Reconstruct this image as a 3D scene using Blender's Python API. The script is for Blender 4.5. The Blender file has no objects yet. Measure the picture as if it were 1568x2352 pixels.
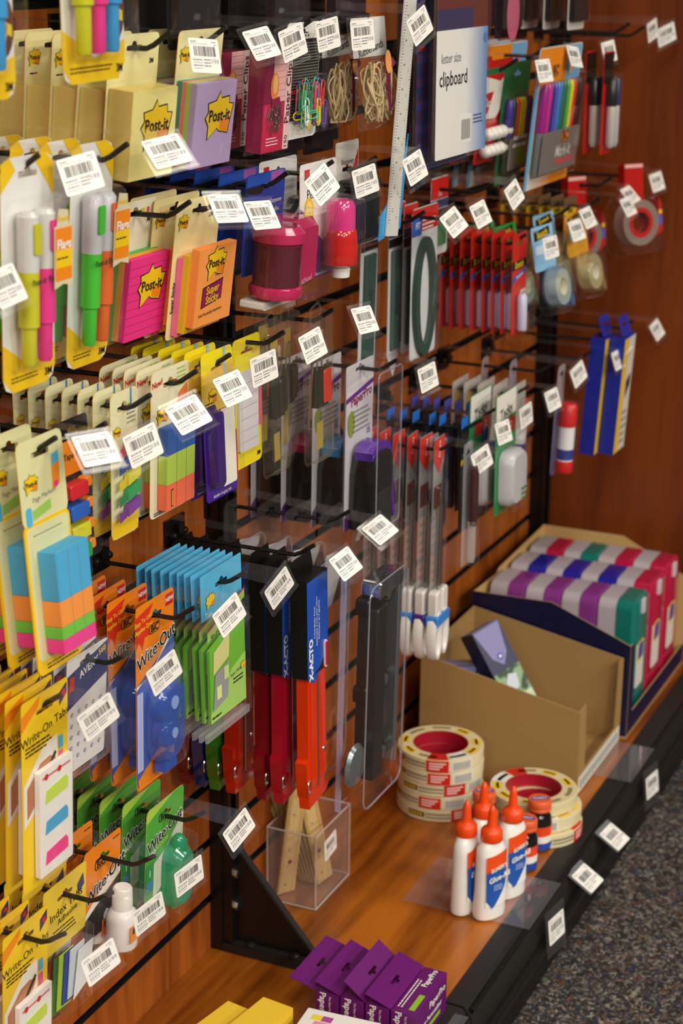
import bpy, bmesh, math, random
import numpy as np
from mathutils import Vector, Matrix, Euler
random.seed(7)
PI = math.pi
SC = bpy.context.scene
COL = SC.collection
# ------------------------------------------------------------------ camera
FPX = 4215.5                                   # focal length in pixels for the 1568 x 2352 frame
CAM_R = ((0.91075314, 0.41282139, 0.01035471), (0.13338629, -0.27035668, -0.95347541), (-0.39081558, 0.8697619, -0.30129291))
CAM_C = Vector((0.96280024, -1.76157205, 1.20007606))
cd = bpy.data.cameras.new('camera'); cam = bpy.data.objects.new('camera', cd); COL.objects.link(cam)
cd.sensor_fit = 'VERTICAL'; cd.sensor_height = 36.0; cd.sensor_width = 24.0
cd.lens = FPX / 2352.0 * 36.0
rx, ry, rz = (Vector(r) for r in CAM_R)
m3 = Matrix((rx, -ry, -rz)).transposed()
cam.matrix_world = Matrix.Translation(CAM_C) @ m3.to_4x4()
cd.clip_start = 0.05
cd.dof.use_dof = True; cd.dof.focus_distance = 1.80; cd.dof.aperture_fstop = 7.5
SC.camera = cam
SC.view_settings.view_transform = 'Standard'; SC.view_settings.look = 'None'
SC.view_settings.gamma = 1.0; SC.view_settings.exposure = 0.10; SC.view_settings.use_curve_mapping = False
try: SC.cycles.transparent_max_bounces = 32; SC.cycles.max_bounces = 8; SC.cycles.caustics_reflective = False; SC.cycles.caustics_refractive = False
except Exception: pass
# ------------------------------------------------------------------ light
w = bpy.data.worlds.new('world'); SC.world = w; w.use_nodes = True
bg = w.node_tree.nodes['Background']; bg.inputs[0].default_value = (1.0, 0.93, 0.84, 1); bg.inputs[1].default_value = 0.07
def lamp(name, loc, sx, sy, power, col=(1.0, 0.93, 0.82)):
    d = bpy.data.lights.new(name, 'AREA'); d.shape = 'RECTANGLE'; d.size = sx; d.size_y = sy; d.energy = power; d.color = col
    o = bpy.data.objects.new(name, d); COL.objects.link(o); o.location = loc; return o
for i, (x, y, p) in enumerate(((1.15, -4.6, 60), (1.15, -2.2, 30), (1.15, 0.2, 16), (3.2, -4.6, 60), (3.2, -2.2, 85), (3.2, 0.2, 50), (3.2, 2.6, 16), (5.4, -4.6, 60), (5.4, -2.2, 110), (5.4, 0.2, 70))):
    lamp('ceiling_light', (x, y, 2.5), 0.55, 1.2, p)
# ------------------------------------------------------------------ materials
def lin(h):
    h = h.lstrip('#'); c = [int(h[i:i+2], 16) / 255 for i in (0, 2, 4)]
    return tuple((x / 12.92 if x <= .04045 else ((x + .055) / 1.055) ** 2.4) for x in c) + (1,)
_M = {}
def nodes(m):
    m.use_nodes = True; nt = m.node_tree; return nt, nt.nodes, nt.links, nt.nodes['Principled BSDF']
def col(h, rough=.45, metal=0.0, coat=0.0, key=None):
    k = (h, rough, metal, coat)
    if k in _M: return _M[k]
    m = bpy.data.materials.new('surface_' + h.strip('#')); nt, N, L, b = nodes(m)
    b.inputs['Base Color'].default_value = lin(h); b.inputs['Metallic'].default_value = metal
    b.inputs['Coat Weight'].default_value = coat; b.inputs['Coat Roughness'].default_value = .08
    n = N.new('ShaderNodeTexNoise'); n.inputs['Scale'].default_value = 60; n.inputs['Detail'].default_value = 2
    r = N.new('ShaderNodeMapRange'); r.inputs[3].default_value = max(.02, rough - .06); r.inputs[4].default_value = min(1, rough + .06)
    L.new(n.outputs[0], r.inputs[0]); L.new(r.outputs[0], b.inputs['Roughness'])
    _M[k] = m; return m
def clear(h='#FFFFFF', a=.10, rough=.06, key='clear'):
    k = ('clr', h, a, rough)
    if k in _M: return _M[k]
    m = bpy.data.materials.new('clear_plastic'); nt, N, L, b = nodes(m); N.remove(b)
    out = N['Material Output']
    t = N.new('ShaderNodeBsdfTransparent'); t.inputs[0].default_value = tuple(.78 + .22 * v for v in lin(h)[:3]) + (1,)
    d = N.new('ShaderNodeBsdfPrincipled'); d.inputs['Base Color'].default_value = lin(h); d.inputs['Roughness'].default_value = rough + .1
    g = N.new('ShaderNodeBsdfGlossy'); g.inputs['Roughness'].default_value = rough; g.inputs[0].default_value = (1, 1, 1, 1)
    m1 = N.new('ShaderNodeMixShader'); m1.inputs[0].default_value = a; L.new(t.outputs[0], m1.inputs[1]); L.new(d.outputs[0], m1.inputs[2])
    lw0 = N.new('ShaderNodeLayerWeight'); lw0.inputs[0].default_value = .5
    pw = N.new('ShaderNodeMath'); pw.operation = 'POWER'; pw.inputs[1].default_value = 5; L.new(lw0.outputs['Facing'], pw.inputs[0])
    lw = N.new('ShaderNodeMath'); lw.operation = 'MULTIPLY_ADD'; lw.inputs[1].default_value = .5; lw.inputs[2].default_value = .025; L.new(pw.outputs[0], lw.inputs[0])
    m2 = N.new('ShaderNodeMixShader'); L.new(lw.outputs[0], m2.inputs[0]); L.new(m1.outputs[0], m2.inputs[1]); L.new(g.outputs[0], m2.inputs[2])
    L.new(m2.outputs[0], out.inputs[0]); _M[k] = m; return m
def wood(name, dark, light, axis, scale=1.0, rough=.32):
    m = bpy.data.materials.new(name); nt, N, L, b = nodes(m)
    tc = N.new('ShaderNodeTexCoord'); mp = N.new('ShaderNodeMapping')
    s = [9, 9, 9]; s[axis] = .9
    mp.inputs['Scale'].default_value = [v * scale for v in s]
    L.new(tc.outputs['Object'], mp.inputs[0])
    n = N.new('ShaderNodeTexNoise'); n.inputs['Scale'].default_value = 1.6; n.inputs['Detail'].default_value = 5; n.inputs['Distortion'].default_value = 1.2
    L.new(mp.outputs[0], n.inputs['Vector'])
    n2 = N.new('ShaderNodeTexNoise'); n2.inputs['Scale'].default_value = 14; n2.inputs['Detail'].default_value = 6; L.new(mp.outputs[0], n2.inputs['Vector'])
    a = N.new('ShaderNodeMath'); a.operation = 'MULTIPLY_ADD'; a.inputs[1].default_value = .35; L.new(n2.outputs[0], a.inputs[0]); L.new(n.outputs[0], a.inputs[2])
    cr = N.new('ShaderNodeValToRGB'); cr.color_ramp.elements[0].position = .50; cr.color_ramp.elements[1].position = .80
    cr.color_ramp.elements[0].color = lin(dark); cr.color_ramp.elements[1].color = lin(light)
    L.new(a.outputs[0], cr.inputs[0]); L.new(cr.outputs[0], b.inputs['Base Color'])
    b.inputs['Roughness'].default_value = rough; b.inputs['Coat Weight'].default_value = .12; b.inputs['Coat Roughness'].default_value = .25
    return m
def stripes(h1, h2, freq, axis=2):                # sheet edges of a note pad; product z is world X
    k = ('str', h1, h2, freq, axis)
    if k in _M: return _M[k]
    m = bpy.data.materials.new('paper_edges'); nt, N, L, b = nodes(m)
    tc = N.new('ShaderNodeTexCoord'); wv = N.new('ShaderNodeTexWave'); wv.bands_direction = 'XYZ'[(axis + 1) % 3]
    wv.inputs['Scale'].default_value = freq; wv.inputs['Distortion'].default_value = 3; wv.inputs['Detail Scale'].default_value = .4
    L.new(tc.outputs['Object'], wv.inputs[0])
    mx = N.new('ShaderNodeMix'); mx.data_type = 'RGBA'; mx.inputs[6].default_value = lin(h1); mx.inputs[7].default_value = lin(h2)
    L.new(wv.outputs[1], mx.inputs[0]); L.new(mx.outputs[2], b.inputs['Base Color']); b.inputs['Roughness'].default_value = .8
    _M[k] = m; return m
def grade(h1, h2, axis, a, c):                  # printed two-colour blend (an ink blend of the pack itself)
    k = ('gr', h1, h2, axis, a, c)
    if k in _M: return _M[k]
    m = bpy.data.materials.new('printed_blend'); nt, N, L, b = nodes(m)
    tc = N.new('ShaderNodeTexCoord'); sp = N.new('ShaderNodeSeparateXYZ'); L.new(tc.outputs['Object'], sp.inputs[0])
    r = N.new('ShaderNodeMapRange'); r.inputs[1].default_value = a; r.inputs[2].default_value = c; L.new(sp.outputs[{'x': 1, 'y': 2}[axis]], r.inputs[0])
    mx = N.new('ShaderNodeMix'); mx.data_type = 'RGBA'; mx.inputs[6].default_value = lin(h1); mx.inputs[7].default_value = lin(h2)
    L.new(r.outputs[0], mx.inputs[0]); L.new(mx.outputs[2], b.inputs['Base Color']); b.inputs['Roughness'].default_value = .35
    _M[k] = m; return m
def speckle(h1, h2, sc, rough=.4, metal=0.0, th=.5):
    k = ('sp', h1, h2, sc)
    if k in _M: return _M[k]
    m = bpy.data.materials.new('speckled'); nt, N, L, b = nodes(m)
    n = N.new('ShaderNodeTexNoise'); n.inputs['Scale'].default_value = sc; n.inputs['Detail'].default_value = 1
    tc = N.new('ShaderNodeTexCoord'); L.new(tc.outputs['Object'], n.inputs['Vector'])
    cr = N.new('ShaderNodeValToRGB'); cr.color_ramp.elements[0].position = th - .03; cr.color_ramp.elements[1].position = th + .05
    cr.color_ramp.elements[0].color = lin(h1); cr.color_ramp.elements[1].color = lin(h2)
    L.new(n.outputs[0], cr.inputs[0]); L.new(cr.outputs[0], b.inputs['Base Color'])
    b.inputs['Roughness'].default_value = rough; b.inputs['Metallic'].default_value = metal
    _M[k] = m; return m
def tinted(h, rough=.12):
    k = ('tint', h)
    if k in _M: return _M[k]
    m = bpy.data.materials.new('tinted_plastic'); nt, N, L, b = nodes(m)
    b.inputs['Base Color'].default_value = lin(h); b.inputs['Roughness'].default_value = rough
    b.inputs['Transmission Weight'].default_value = .12; b.inputs['Coat Weight'].default_value = .5
    _M[k] = m; return m
def carpet_mat():
    m = bpy.data.materials.new('carpet_loops'); nt, N, L, b = nodes(m)
    tc = N.new('ShaderNodeTexCoord'); v = N.new('ShaderNodeTexVoronoi'); v.inputs['Scale'].default_value = 260
    nz = N.new('ShaderNodeTexNoise'); nz.inputs['Scale'].default_value = 60
    L.new(tc.outputs['Object'], nz.inputs['Vector'])
    mxv = N.new('ShaderNodeMix'); mxv.data_type = 'VECTOR'; mxv.inputs[0].default_value = .03; L.new(tc.outputs['Object'], mxv.inputs[4]); L.new(nz.outputs[1], mxv.inputs[5])
    L.new(mxv.outputs[1], v.inputs['Vector'])
    sp = N.new('ShaderNodeSeparateColor'); L.new(v.outputs['Color'], sp.inputs[0])
    cr = N.new('ShaderNodeValToRGB'); cr.color_ramp.interpolation = 'CONSTANT'; e = cr.color_ramp.elements
    e[0].position = 0; e[0].color = lin('#1C1918'); e[1].position = .26; e[1].color = lin('#6A625A')
    for p, c in ((.42, '#2A2524'), (.60, '#8E867A'), (.70, '#3A3238'), (.78, '#6A402C'), (.86, '#2C3450'), (.93, '#4A443C')):
        x = e.new(p); x.color = lin(c)
    L.new(sp.outputs[0], cr.inputs[0]); L.new(cr.outputs[0], b.inputs['Base Color']); b.inputs['Roughness'].default_value = .95
    bp = N.new('ShaderNodeBump'); bp.inputs['Strength'].default_value = .8; bp.inputs['Distance'].default_value = .003; bp.invert = True
    L.new(v.outputs['Distance'], bp.inputs['Height']); L.new(bp.outputs[0], b.inputs['Normal'])
    return m
def wire_mat():                                  # black vinyl coated textured peg
    m = bpy.data.materials.new('textured_black_peg'); nt, N, L, b = nodes(m)
    b.inputs['Base Color'].default_value = lin('#0B0A0A'); b.inputs['Roughness'].default_value = .33
    n = N.new('ShaderNodeTexNoise'); n.inputs['Scale'].default_value = 900; n.inputs['Detail'].default_value = 2
    tc = N.new('ShaderNodeTexCoord'); L.new(tc.outputs['Object'], n.inputs['Vector'])
    bp = N.new('ShaderNodeBump'); bp.inputs['Strength'].default_value = .9; bp.inputs['Distance'].default_value = .0012
    L.new(n.outputs[0], bp.inputs['Height']); L.new(bp.outputs[0], b.inputs['Normal']); return m
WALLWOOD = wood('cherry_laminate_vertical', '#7E3C12', '#AE5E20', 2, 1.0, .35)
PANELWOOD = wood('cherry_panel', '#5E2608', '#7E3A0E', 2, .8, .4)
DECKWOOD = wood('cherry_deck', '#6E3406', '#B4661A', 1, .7, .3)
PEG = wire_mat(); CLR = clear(a=.012); BLIS = clear(a=.008, rough=.05); ACR = clear('#F4ECE8', a=.05, rough=.03)
WHITE = col('#F2EFE8', .45); BLACK = col('#0C0B0B', .35); INK = col('#161412', .5); GREY = col('#8A8A88', .4); STEEL = col('#C9C7C2', .22, 1.0)
YEL = col('#F2C81A', .4); ORG = col('#F08A18', .4); RED = col('#CC1F1A', .35); PALE = col('#EFE7A8', .55); CREAM = col('#EDE3B4', .55)
# ------------------------------------------------------------------ mesh builder. product space: x right (world +Y), y up (world +Z), z out (world +X)
_T = {}
def text_geo(s, bold=0.0, shear=0.0):
    k = (s, bold, shear)
    if k in _T: return _T[k]
    c = bpy.data.curves.new('t', 'FONT'); c.body = s; c.size = 1; c.offset = bold; c.shear = shear; c.resolution_u = 2; c.align_x = 'CENTER'; c.align_y = 'CENTER'
    o = bpy.data.objects.new('t', c); me = bpy.data.meshes.new_from_object(o)
    vs = [tuple(v.co) for v in me.vertices]; fs = [tuple(p.vertices) for p in me.polygons]
    bpy.data.objects.remove(o); bpy.data.curves.remove(c); bpy.data.meshes.remove(me)
    _T[k] = (vs, fs); return _T[k]
def rr(x0, x1, y0, y1, r, n=4):
    r = min(r, (x1 - x0) / 2, (y1 - y0) / 2); out = []
    for cx, cy, a in ((x1 - r, y1 - r, 0), (x0 + r, y1 - r, 90), (x0 + r, y0 + r, 180), (x1 - r, y0 + r, 270)):
        for i in range(n + 1):
            t = math.radians(a + 90 * i / n); out.append((cx + r * math.cos(t), cy + r * math.sin(t)))
    return out                                     # counter-clockwise
class MB:
    def __init__(s): s.v = []; s.f = []; s.fm = []; s.mats = []
    def mi(s, m):
        if m not in s.mats: s.mats.append(m)
        return s.mats.index(m)
    def add(s, vs, fs, m):
        b = len(s.v); s.v += [tuple(p) for p in vs]; i = s.mi(m)
        for f in fs: s.f.append(tuple(b + k for k in f)); s.fm.append(i)
        return s
    def flat(s, pts, z, m): return s.add([(x, y, z) for x, y in pts], [tuple(range(len(pts)))], m)
    def rect(s, x0, x1, y0, y1, z, m): return s.flat([(x0, y0), (x1, y0), (x1, y1), (x0, y1)], z, m)
    def disc(s, x, y, r, z, m, n=20, ry=None):
        ry = ry or r; return s.flat([(x + r * math.cos(2 * PI * i / n), y + ry * math.sin(2 * PI * i / n)) for i in range(n)], z, m)
    def prism(s, pts, z0, z1, m, side=None, axis='z'):
        n = len(pts)
        if axis == 'z': A = [(x, y, z0) for x, y in pts] + [(x, y, z1) for x, y in pts]
        elif axis == 'x': A = [(z0, x, y) for x, y in pts] + [(z1, x, y) for x, y in pts]
        else: A = [(y, z0, x) for x, y in pts] + [(y, z1, x) for x, y in pts]
        s.add(A, [tuple(range(n - 1, -1, -1)), tuple(range(n, 2 * n))], m)
        return s.add(A, [(i, (i + 1) % n, n + (i + 1) % n, n + i) for i in range(n)], side or m)
    def box(s, x0, x1, y0, y1, z0, z1, m, side=None):
        return s.prism([(x0, y0), (x1, y0), (x1, y1), (x0, y1)], z0, z1, m, side)
    def rbox(s, x0, x1, y0, y1, z0, z1, r, m, e=None, side=None):   # rounded plate with eased front edge
        e = e if e is not None else min(r * .4, (z1 - z0) * .3)
        R = [rr(x0, x1, y0, y1, r), rr(x0, x1, y0, y1, r), rr(x0 + e, x1 - e, y0 + e, y1 - e, max(r - e, .0002))]
        return s.loft([[(p[0], p[1], z) for p in q] for q, z in zip(R, (z0, z1 - e, z1))], m)
    def loft(s, rings, m, caps=(1, 1), closed=False):
        n = len(rings[0]); vs = [p for r in rings for p in r]; fs = []
        for k in range(len(rings) - 1 + (1 if closed else 0)):
            a = k * n; b = ((k + 1) % len(rings)) * n
            fs += [(a + i, a + (i + 1) % n, b + (i + 1) % n, b + i) for i in range(n)]
        if caps[0] and not closed: fs.append(tuple(range(n - 1, -1, -1)))
        if caps[1] and not closed: fs.append(tuple(range((len(rings) - 1) * n, len(rings) * n)))
        return s.add(vs, fs, m)
    def blister(s, x0, x1, y0, y1, z0, z1, m, r=.008, e=None):
        e = e or min(.005, (z1 - z0) * .45)
        L = [(-.003, z0), (0, z0 + .0004), (.0006, z1 - e), (e * .3, z1 - e * .3), (e, z1)]
        return s.loft([[(p[0], p[1], z) for p in rr(x0 + i, x1 - i, y0 + i, y1 - i, max(r, .001))] for i, z in L], m, caps=(0, 1))
    def lathe(s, prof, c, m, axis='y', n=20, sq=1.0, caps=(1, 1)):
        rings = []
        for r, h in prof:
            q = []
            for i in range(n):
                t = 2 * PI * i / n; a, b = r * math.cos(t), r * math.sin(t) * sq
                if axis == 'y': q.append((c[0] + a, c[1] + h, c[2] - b))
                elif axis == 'z': q.append((c[0] + a, c[1] + b, c[2] + h))
                else: q.append((c[0] + h, c[1] + a, c[2] + b))
            rings.append(q)
        return s.loft(rings, m, caps)
    def tube(s, pts, r, m, n=8, closed=False, taper=None):
        P = [Vector(p) for p in pts]; rings = []; N = len(P); up = None
        for i in range(N):
            if closed: t = P[(i + 1) % N] - P[i - 1]
            else: t = P[min(i + 1, N - 1)] - P[max(i - 1, 0)]
            t.normalize()
            if up is None:
                up = Vector((0, 0, 1)) if abs(t.z) < .8 else Vector((1, 0, 0))
            a = t.cross(up).normalized(); up = a.cross(t).normalized()
            rad = r if taper is None else r * taper[i]
            rings.append([tuple(P[i] + (a * math.cos(2 * PI * k / n) + up * math.sin(2 * PI * k / n)) * rad) for k in range(n)])
        return s.loft(rings, m, closed=closed)
    def text(s, t, x, y, size, z, m, bold=0.0, rot=0.0, shear=0.0, sx=1.0):
        vs, fs = text_geo(t, bold, shear); c, q = math.cos(math.radians(rot)), math.sin(math.radians(rot))
        return s.add([(x + (a * sx * c - b * q) * size, y + (a * sx * q + b * c) * size, z) for a, b, _ in vs], fs, m)
    def xf(s, M, start=0):                        # transform vertices from index start
        for i in range(start, len(s.v)): s.v[i] = tuple(M @ Vector(s.v[i]))
        return s
    def build(s, name, parent=None, world=False):
        me = bpy.data.meshes.new(name)
        me.from_pydata(s.v if world else [(z, x, y) for x, y, z in s.v], [], s.f)
        for m in s.mats: me.materials.append(m)
        me.polygons.foreach_set('material_index', s.fm); me.polygons.foreach_set('use_smooth', [True] * len(s.f))
        me.update()
        try: me.set_sharp_from_angle(angle=math.radians(38))
        except Exception: pass
        o = bpy.data.objects.new(name, me); COL.objects.link(o)
        if parent: o.parent = parent
        return o
def tag(o, label, cat, group=None, kind=None):
    if label: o['label'] = label
    if cat: o['category'] = cat
    if group: o['group'] = group
    if kind: o['kind'] = kind
    return o
def empty(name, label, cat, group=None, loc=(0, 0, 0), rot=(0, 0, 0)):
    o = bpy.data.objects.new(name, None); COL.objects.link(o); o.empty_display_size = .02
    o.location = loc; o.rotation_euler = rot; return tag(o, label, cat, group)
def kids(o): return [c for c in COL.objects if c.parent == o]
def dup(root, label=None):
    r = root.copy(); COL.objects.link(r)
    if label: r['label'] = label
    for ch in KC.setdefault(root.name, kids(root)):
        c = ch.copy(); COL.objects.link(c); c.parent = r
        for g in KC.setdefault(ch.name, kids(ch)):
            d = g.copy(); COL.objects.link(d); d.parent = c
    return r
KC = {}
def struct(name, mb, world=True):
    o = mb.build(name, None, world); o['kind'] = 'structure'; return o
def smooth(o, lv=2):
    md = o.modifiers.new('sub', 'SUBSURF'); md.levels = lv; md.render_levels = lv; return o
# ================================================================== SETTING
m = MB(); m.box(-6, 6, -6, 6, -.17, -.15, carpet_mat()); struct('floor', m)
PITCH = .0762; G0 = .0695; YE = 1.237
m = MB()
WB = col('#080606', .6)
m.box(-.03, -.012, -2.4, YE, -.15, 2.0, WB)
k = -3
while G0 + k * PITCH < 1.95:                     # slat boards with black T-slot grooves
    a = G0 + k * PITCH + .0055; b = G0 + (k + 1) * PITCH - .0055
    a = max(a, -.15); m.box(-.012, -.0006, -2.4, YE, a, b, WB); m.box(-.0006, 0, -2.4, YE, a + .0004, b - .0004, WALLWOOD); k += 1
struct('wall_left', m)
m = MB(); m.box(-.03, .47, YE, YE + .02, -.15, 2.0, PANELWOOD); struct('wall_far', m)
def upright(y0, y1, ztop):
    m = MB(); M = col('#0D0C0C', .3)
    m.box(0, .016, y0, y1, .0005, ztop, M); m.box(.016, .024, y0 + .003, y0 + .011, .0005, ztop, M); m.box(.016, .024, y1 - .011, y1 - .003, .0005, ztop, M)
    return m
o = upright(.001, .036, 1.9).build('slotted_upright', None, True); tag(o, 'black slotted metal upright beside the triangular shelf bracket', 'upright')
o = upright(1.185, 1.232, 1.9).build('slotted_upright', None, True); tag(o, 'black metal upright in the far corner against the wood end panel', 'upright')
# lower deck and front price channel
m = MB(); m.box(.0005, .306, -1.6, 1.236, -.022, 0, DECKWOOD); o = m.build('shelf_deck', None, True); tag(o, 'cherry wood grained bottom shelf deck under the boxes and glue', 'shelf')
CH = col('#12110F', .28); CHR = col('#191817', .5)
def channel(y0, y1, label):
    e = empty('price_channel', label, 'price channel', 'price channels along the shelf front')
    m = MB(); prof = [(.306, -.004), (.306, .0015), (.330, .0005), (.333, -.004), (.340, -.012), (.344, -.05), (.338, -.06), (.329, -.052), (.325, -.03), (.306, -.03)]
    m.add([(x, y0, z) for x, z in prof] + [(x, y1, z) for x, z in prof], [tuple(range(10)), tuple(range(19, 9, -1))] + [(i, (i + 1) % 10 + 0, (i + 1) % 10 + 10, i + 10) for i in range(10)], CHR)
    m.build('channel_body', e, True)
    m = MB(); m.tube([(.3435, y0 + .004, -.0535), (.3435, y1 - .004, -.0535)], .0090, CH, 12)
    m.tube([(.3375, y0 + .004, -.006), (.3375, y1 - .004, -.006)], .0035, CH, 8); m.build('rounded_lip', e, True)
    return e
channel(.012, 1.234, 'long black price channel along the shelf front beside the glue bottles')
channel(-1.2, .008, 'black price channel on the shelf front below the purple boxes')
m = MB(); m.box(.300, .322, -1.6, 1.236, -.15, -.031, col('#0E0D0D', .5)); struct('baseboard_front', m)
# ------------------------------------------------------------------ price labels and hooks
def label_mesh(seed, w=.036, h=.029):
    rnd = random.Random(seed); m = MB(); Wm = col('#F4F1EA', .35); bar = col('#2A2733', .5); dim = col('#B9B4C0', .5); mid = col('#6E6A78', .5)
    m.prism(rr(-w/2, w/2, -h/2, h/2, .0022), 0, .0003, Wm)
    z = .00042; x = -w * .36
    while x < w * .34:
        q = rnd.choice((.0003, .0003, .0005, .0008)); m.rect(x, x + q, -.0005, .0078, z, bar); x += q + rnd.choice((.0003, .0004, .0008))
    m.rect(-w*.44, -w*.25, .0113, .0120, z, mid)
    x = -w*.44
    while x < w*.1: q = rnd.uniform(.0012, .003); m.rect(x, x + q, .0095, .0103, z, dim); x += q + .0008
    m.rect(w*.26, w*.42, .0110, .0122, z, dim); m.rect(w*.33, w*.42, .0088, .0098, z, dim)
    for r in range(4):
        x = -w*.42; y = -.0042 - r * .0024
        while x < -w*.13: q = rnd.uniform(.0008, .002); m.rect(x, x + q, y, y + .0011, z, dim if r % 2 else mid); x += q + .0007
    for r in range(3):
        x = -w*.06; y = -.0040 - r * .0026
        while x < w*.16: q = rnd.uniform(.0007, .0016); m.rect(x, x + q, y, y + .0012, z, mid); x += q + .0006
    x = w*.2
    for q in (.0012, .0006, .0022, .0022): m.rect(x, x + q, -.0062, -.0026, z, dim); x += q + .0008
    return m
LBL = []
def hook(T, base_label, Zp=None, Y=None, length=.155, first=True):
    """T: (x, y, z, yaw, pitch, roll) of the price label centre. The peg starts at the slat wall."""
    x, y, z, ya, pi_, ro = T; Y = y if Y is None else Y
    Zp = z + .006 if Zp is None else Zp
    e = empty('display_hook', base_label, 'display hook', 'price tag hooks on the slat wall', (0, Y, Zp))
    if not LBL:
        m = MB(); m.tube([(0, 0, .0), (0, 0, .03), (0, 0, .10), (0, 0, .150), (0, .003, .157), (0, .012, .170), (0, .0145, .174)], .0024, PEG, 8); LBL.append(m.build('peg', e))
        m = MB(); K = col('#111010', .3); m.box(-.021, .021, -.012, .022, .0005, .004, K); m.box(-.006, .006, .004, .016, .004, .012, K); m.lathe([(.0045, 0), (.0045, .006), (.003, .008)], (-.012, .004, .004), K, 'z', 10); m.lathe([(.0045, 0), (.0045, .006), (.003, .008)], (.012, .004, .004), K, 'z', 10)
        LBL.append(m.build('back_plate', e))
        for sd in range(4):
            o = label_mesh(sd).build('price_label', None); COL.objects.unlink(o); LBL.append(o)
    else:
        for i in (0, 1): c = LBL[i].copy(); COL.objects.link(c); c.parent = e
    off = Vector((0, Y, Zp)); Rm = Euler((0, 0, 0)).to_matrix()
    Rm = Matrix.Rotation(ya, 3, 'Z') @ Matrix.Rotation(pi_, 3, 'Y') @ Matrix.Rotation(ro, 3, 'X')
    c = Vector((x, y, z))
    def P(a, b, n=0): return c + Rm @ Vector((n, a, b)) - off      # label plane point, parent space
    # clear arm from wall to holder
    t0, t1 = P(-.010, .0185), P(.010, .0185); zs = .022
    m = MB(); wv = [(.004, -.009, zs), (.004, .009, zs), tuple(t1), tuple(t0)]
    vs = wv + [(p[0], p[1], p[2] + .0008) for p in wv]
    m.add(vs, [(3, 2, 1, 0), (4, 5, 6, 7), (0, 1, 5, 4), (1, 2, 6, 5), (2, 3, 7, 6), (3, 0, 4, 7)], CLR); m.build('label_arm', e, True)
    m = MB()
    def slab(a0, a1, b0, b1, n0, n1, M):
        vs = [tuple(P(a, b, n)) for n in (n0, n1) for a, b in ((a0, b0), (a1, b0), (a1, b1), (a0, b1))]
        m.add(vs, [(3, 2, 1, 0), (4, 5, 6, 7), (0, 1, 5, 4), (1, 2, 6, 5), (2, 3, 7, 6), (3, 0, 4, 7)], M)
    slab(-.0215, .0215, -.0185, .0185, -.0016, -.0008, CLR); slab(-.0215, .0215, .0160, .0185, -.0008, .0008, CLR); slab(-.0215, .0215, -.0205, -.0185, -.0016, .0012, CLR)
    m.build('tag_holder', e, True)
    lb = LBL[2 + random.randrange(4)].copy(); COL.objects.link(lb); lb.parent = e
    lb.matrix_parent_inverse = Matrix(); lb.location = c - off; lb.rotation_euler = Rm.to_euler()
    return e
# ================================================================== PRODUCT HELPERS
ORD = ['at the front of its hook', 'second from the front', 'third from the front', 'fourth from the front', 'fifth from the front', 'sixth from the front', 'seventh from the front', 'eighth from the front', 'ninth from the front', 'tenth from the front']
def card(m, w, top, bot, mat, r=.005, t=.0006, hole=True, hy=0.0, edge=None):
    """Backing card with a real euro-slot hole; slot centred at height hy."""
    X = w / 2
    if not hole: return m.prism(rr(-X, X, bot, top, r), -t, 0, mat, edge)
    hw = min(.013, w * .26); half = [(X, bot + r), (X, top - r), (X - r * .3, top - r * .3), (X - r, top), (0, top)]
    hol = [(0, hy + .0062), (.0034, hy + .0050), (.0042, hy + .0026), (hw - .001, hy + .0022), (hw, hy), (hw - .001, hy - .0022), (0, hy - .0022)]
    right = [(0, bot), (X - r, bot), (X - r * .3, bot + r * .3)] + half + hol
    left = [(-x, y) for x, y in reversed(right)]
    m.prism(right, -t, 0, mat, edge); m.prism(left, -t, 0, mat, edge); return m
def postit(m, x, y, s, z, txt='Post-it', rot=0):  # yellow splash with the word on it
    P = [(-.56, -.02), (-.44, .10), (-.48, .26), (-.16, .30), (-.02, .47), (.05, .34), (.36, .36), (.38, .22), (.56, .20), (.46, -.12), (.40, -.36), (.04, -.30), (-.06, -.24), (-.42, -.44), (-.42, -.18)]
    f = lambda k: [(x + a * s * k, y + b * s * k) for a, b in P]
    m.flat(f(1.06)[::-1], z, INK); m.flat(f(.98)[::-1], z + .00015, YEL)
    m.flat([(x + a * s, y + b * s) for a, b in ((.04, -.1), (.46, -.04), (.38, -.33), (.05, -.27))][::-1], z + .0003, ORG)
    m.text(txt, x, y - s * .0, s * .33, z + .00045, INK, .025); return m
def bic(m, x, y, s, z, base=None):
    m.prism(rr(x - s * .62, x + s * .62, y - s * .3, y + s * .3, s * .2), z, z + .0001, INK); m.prism(rr(x - s * .56, x + s * .56, y - s * .25, y + s * .25, s * .16), z + .0001, z + .0002, base or ORG)
    m.text('BiC', x, y, s * .62, z + .0004, INK, .03); return m
def lines(m, x0, x1, y, n, dy, h, z, mat, rag=.25):
    for i in range(n):
        x = x0; e = x1 - random.random() * rag * (x1 - x0)
        while x < e: q = random.uniform(2, 5) * h; m.rect(x, min(x + q, e), y - i * dy - h, y - i * dy, z, mat); x += q + h * .6
    return m
def pad(e, x0, x1, y0, y1, z0, z1, h, side=None, name='note_pad'):
    m = MB(); m.rbox(x0, x1, y0, y1, z0, z1, .0006, stripes(h, side or h, 260)); f = col(h, .6); m.rect(x0 + .0003, x1 - .0003, y0 + .0003, y1 - .0003, z1 + .0001, f)
    o = m.build(name, e); return m, o
def clearbox(e, x0, x1, y0, y1, z0, z1, r=.004, mat=None, name='clear_blister', ee=None):
    m = MB(); m.blister(x0, x1, y0, y1, z0, z1, mat or BLIS, r, ee); return m.build(name, e)
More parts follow.
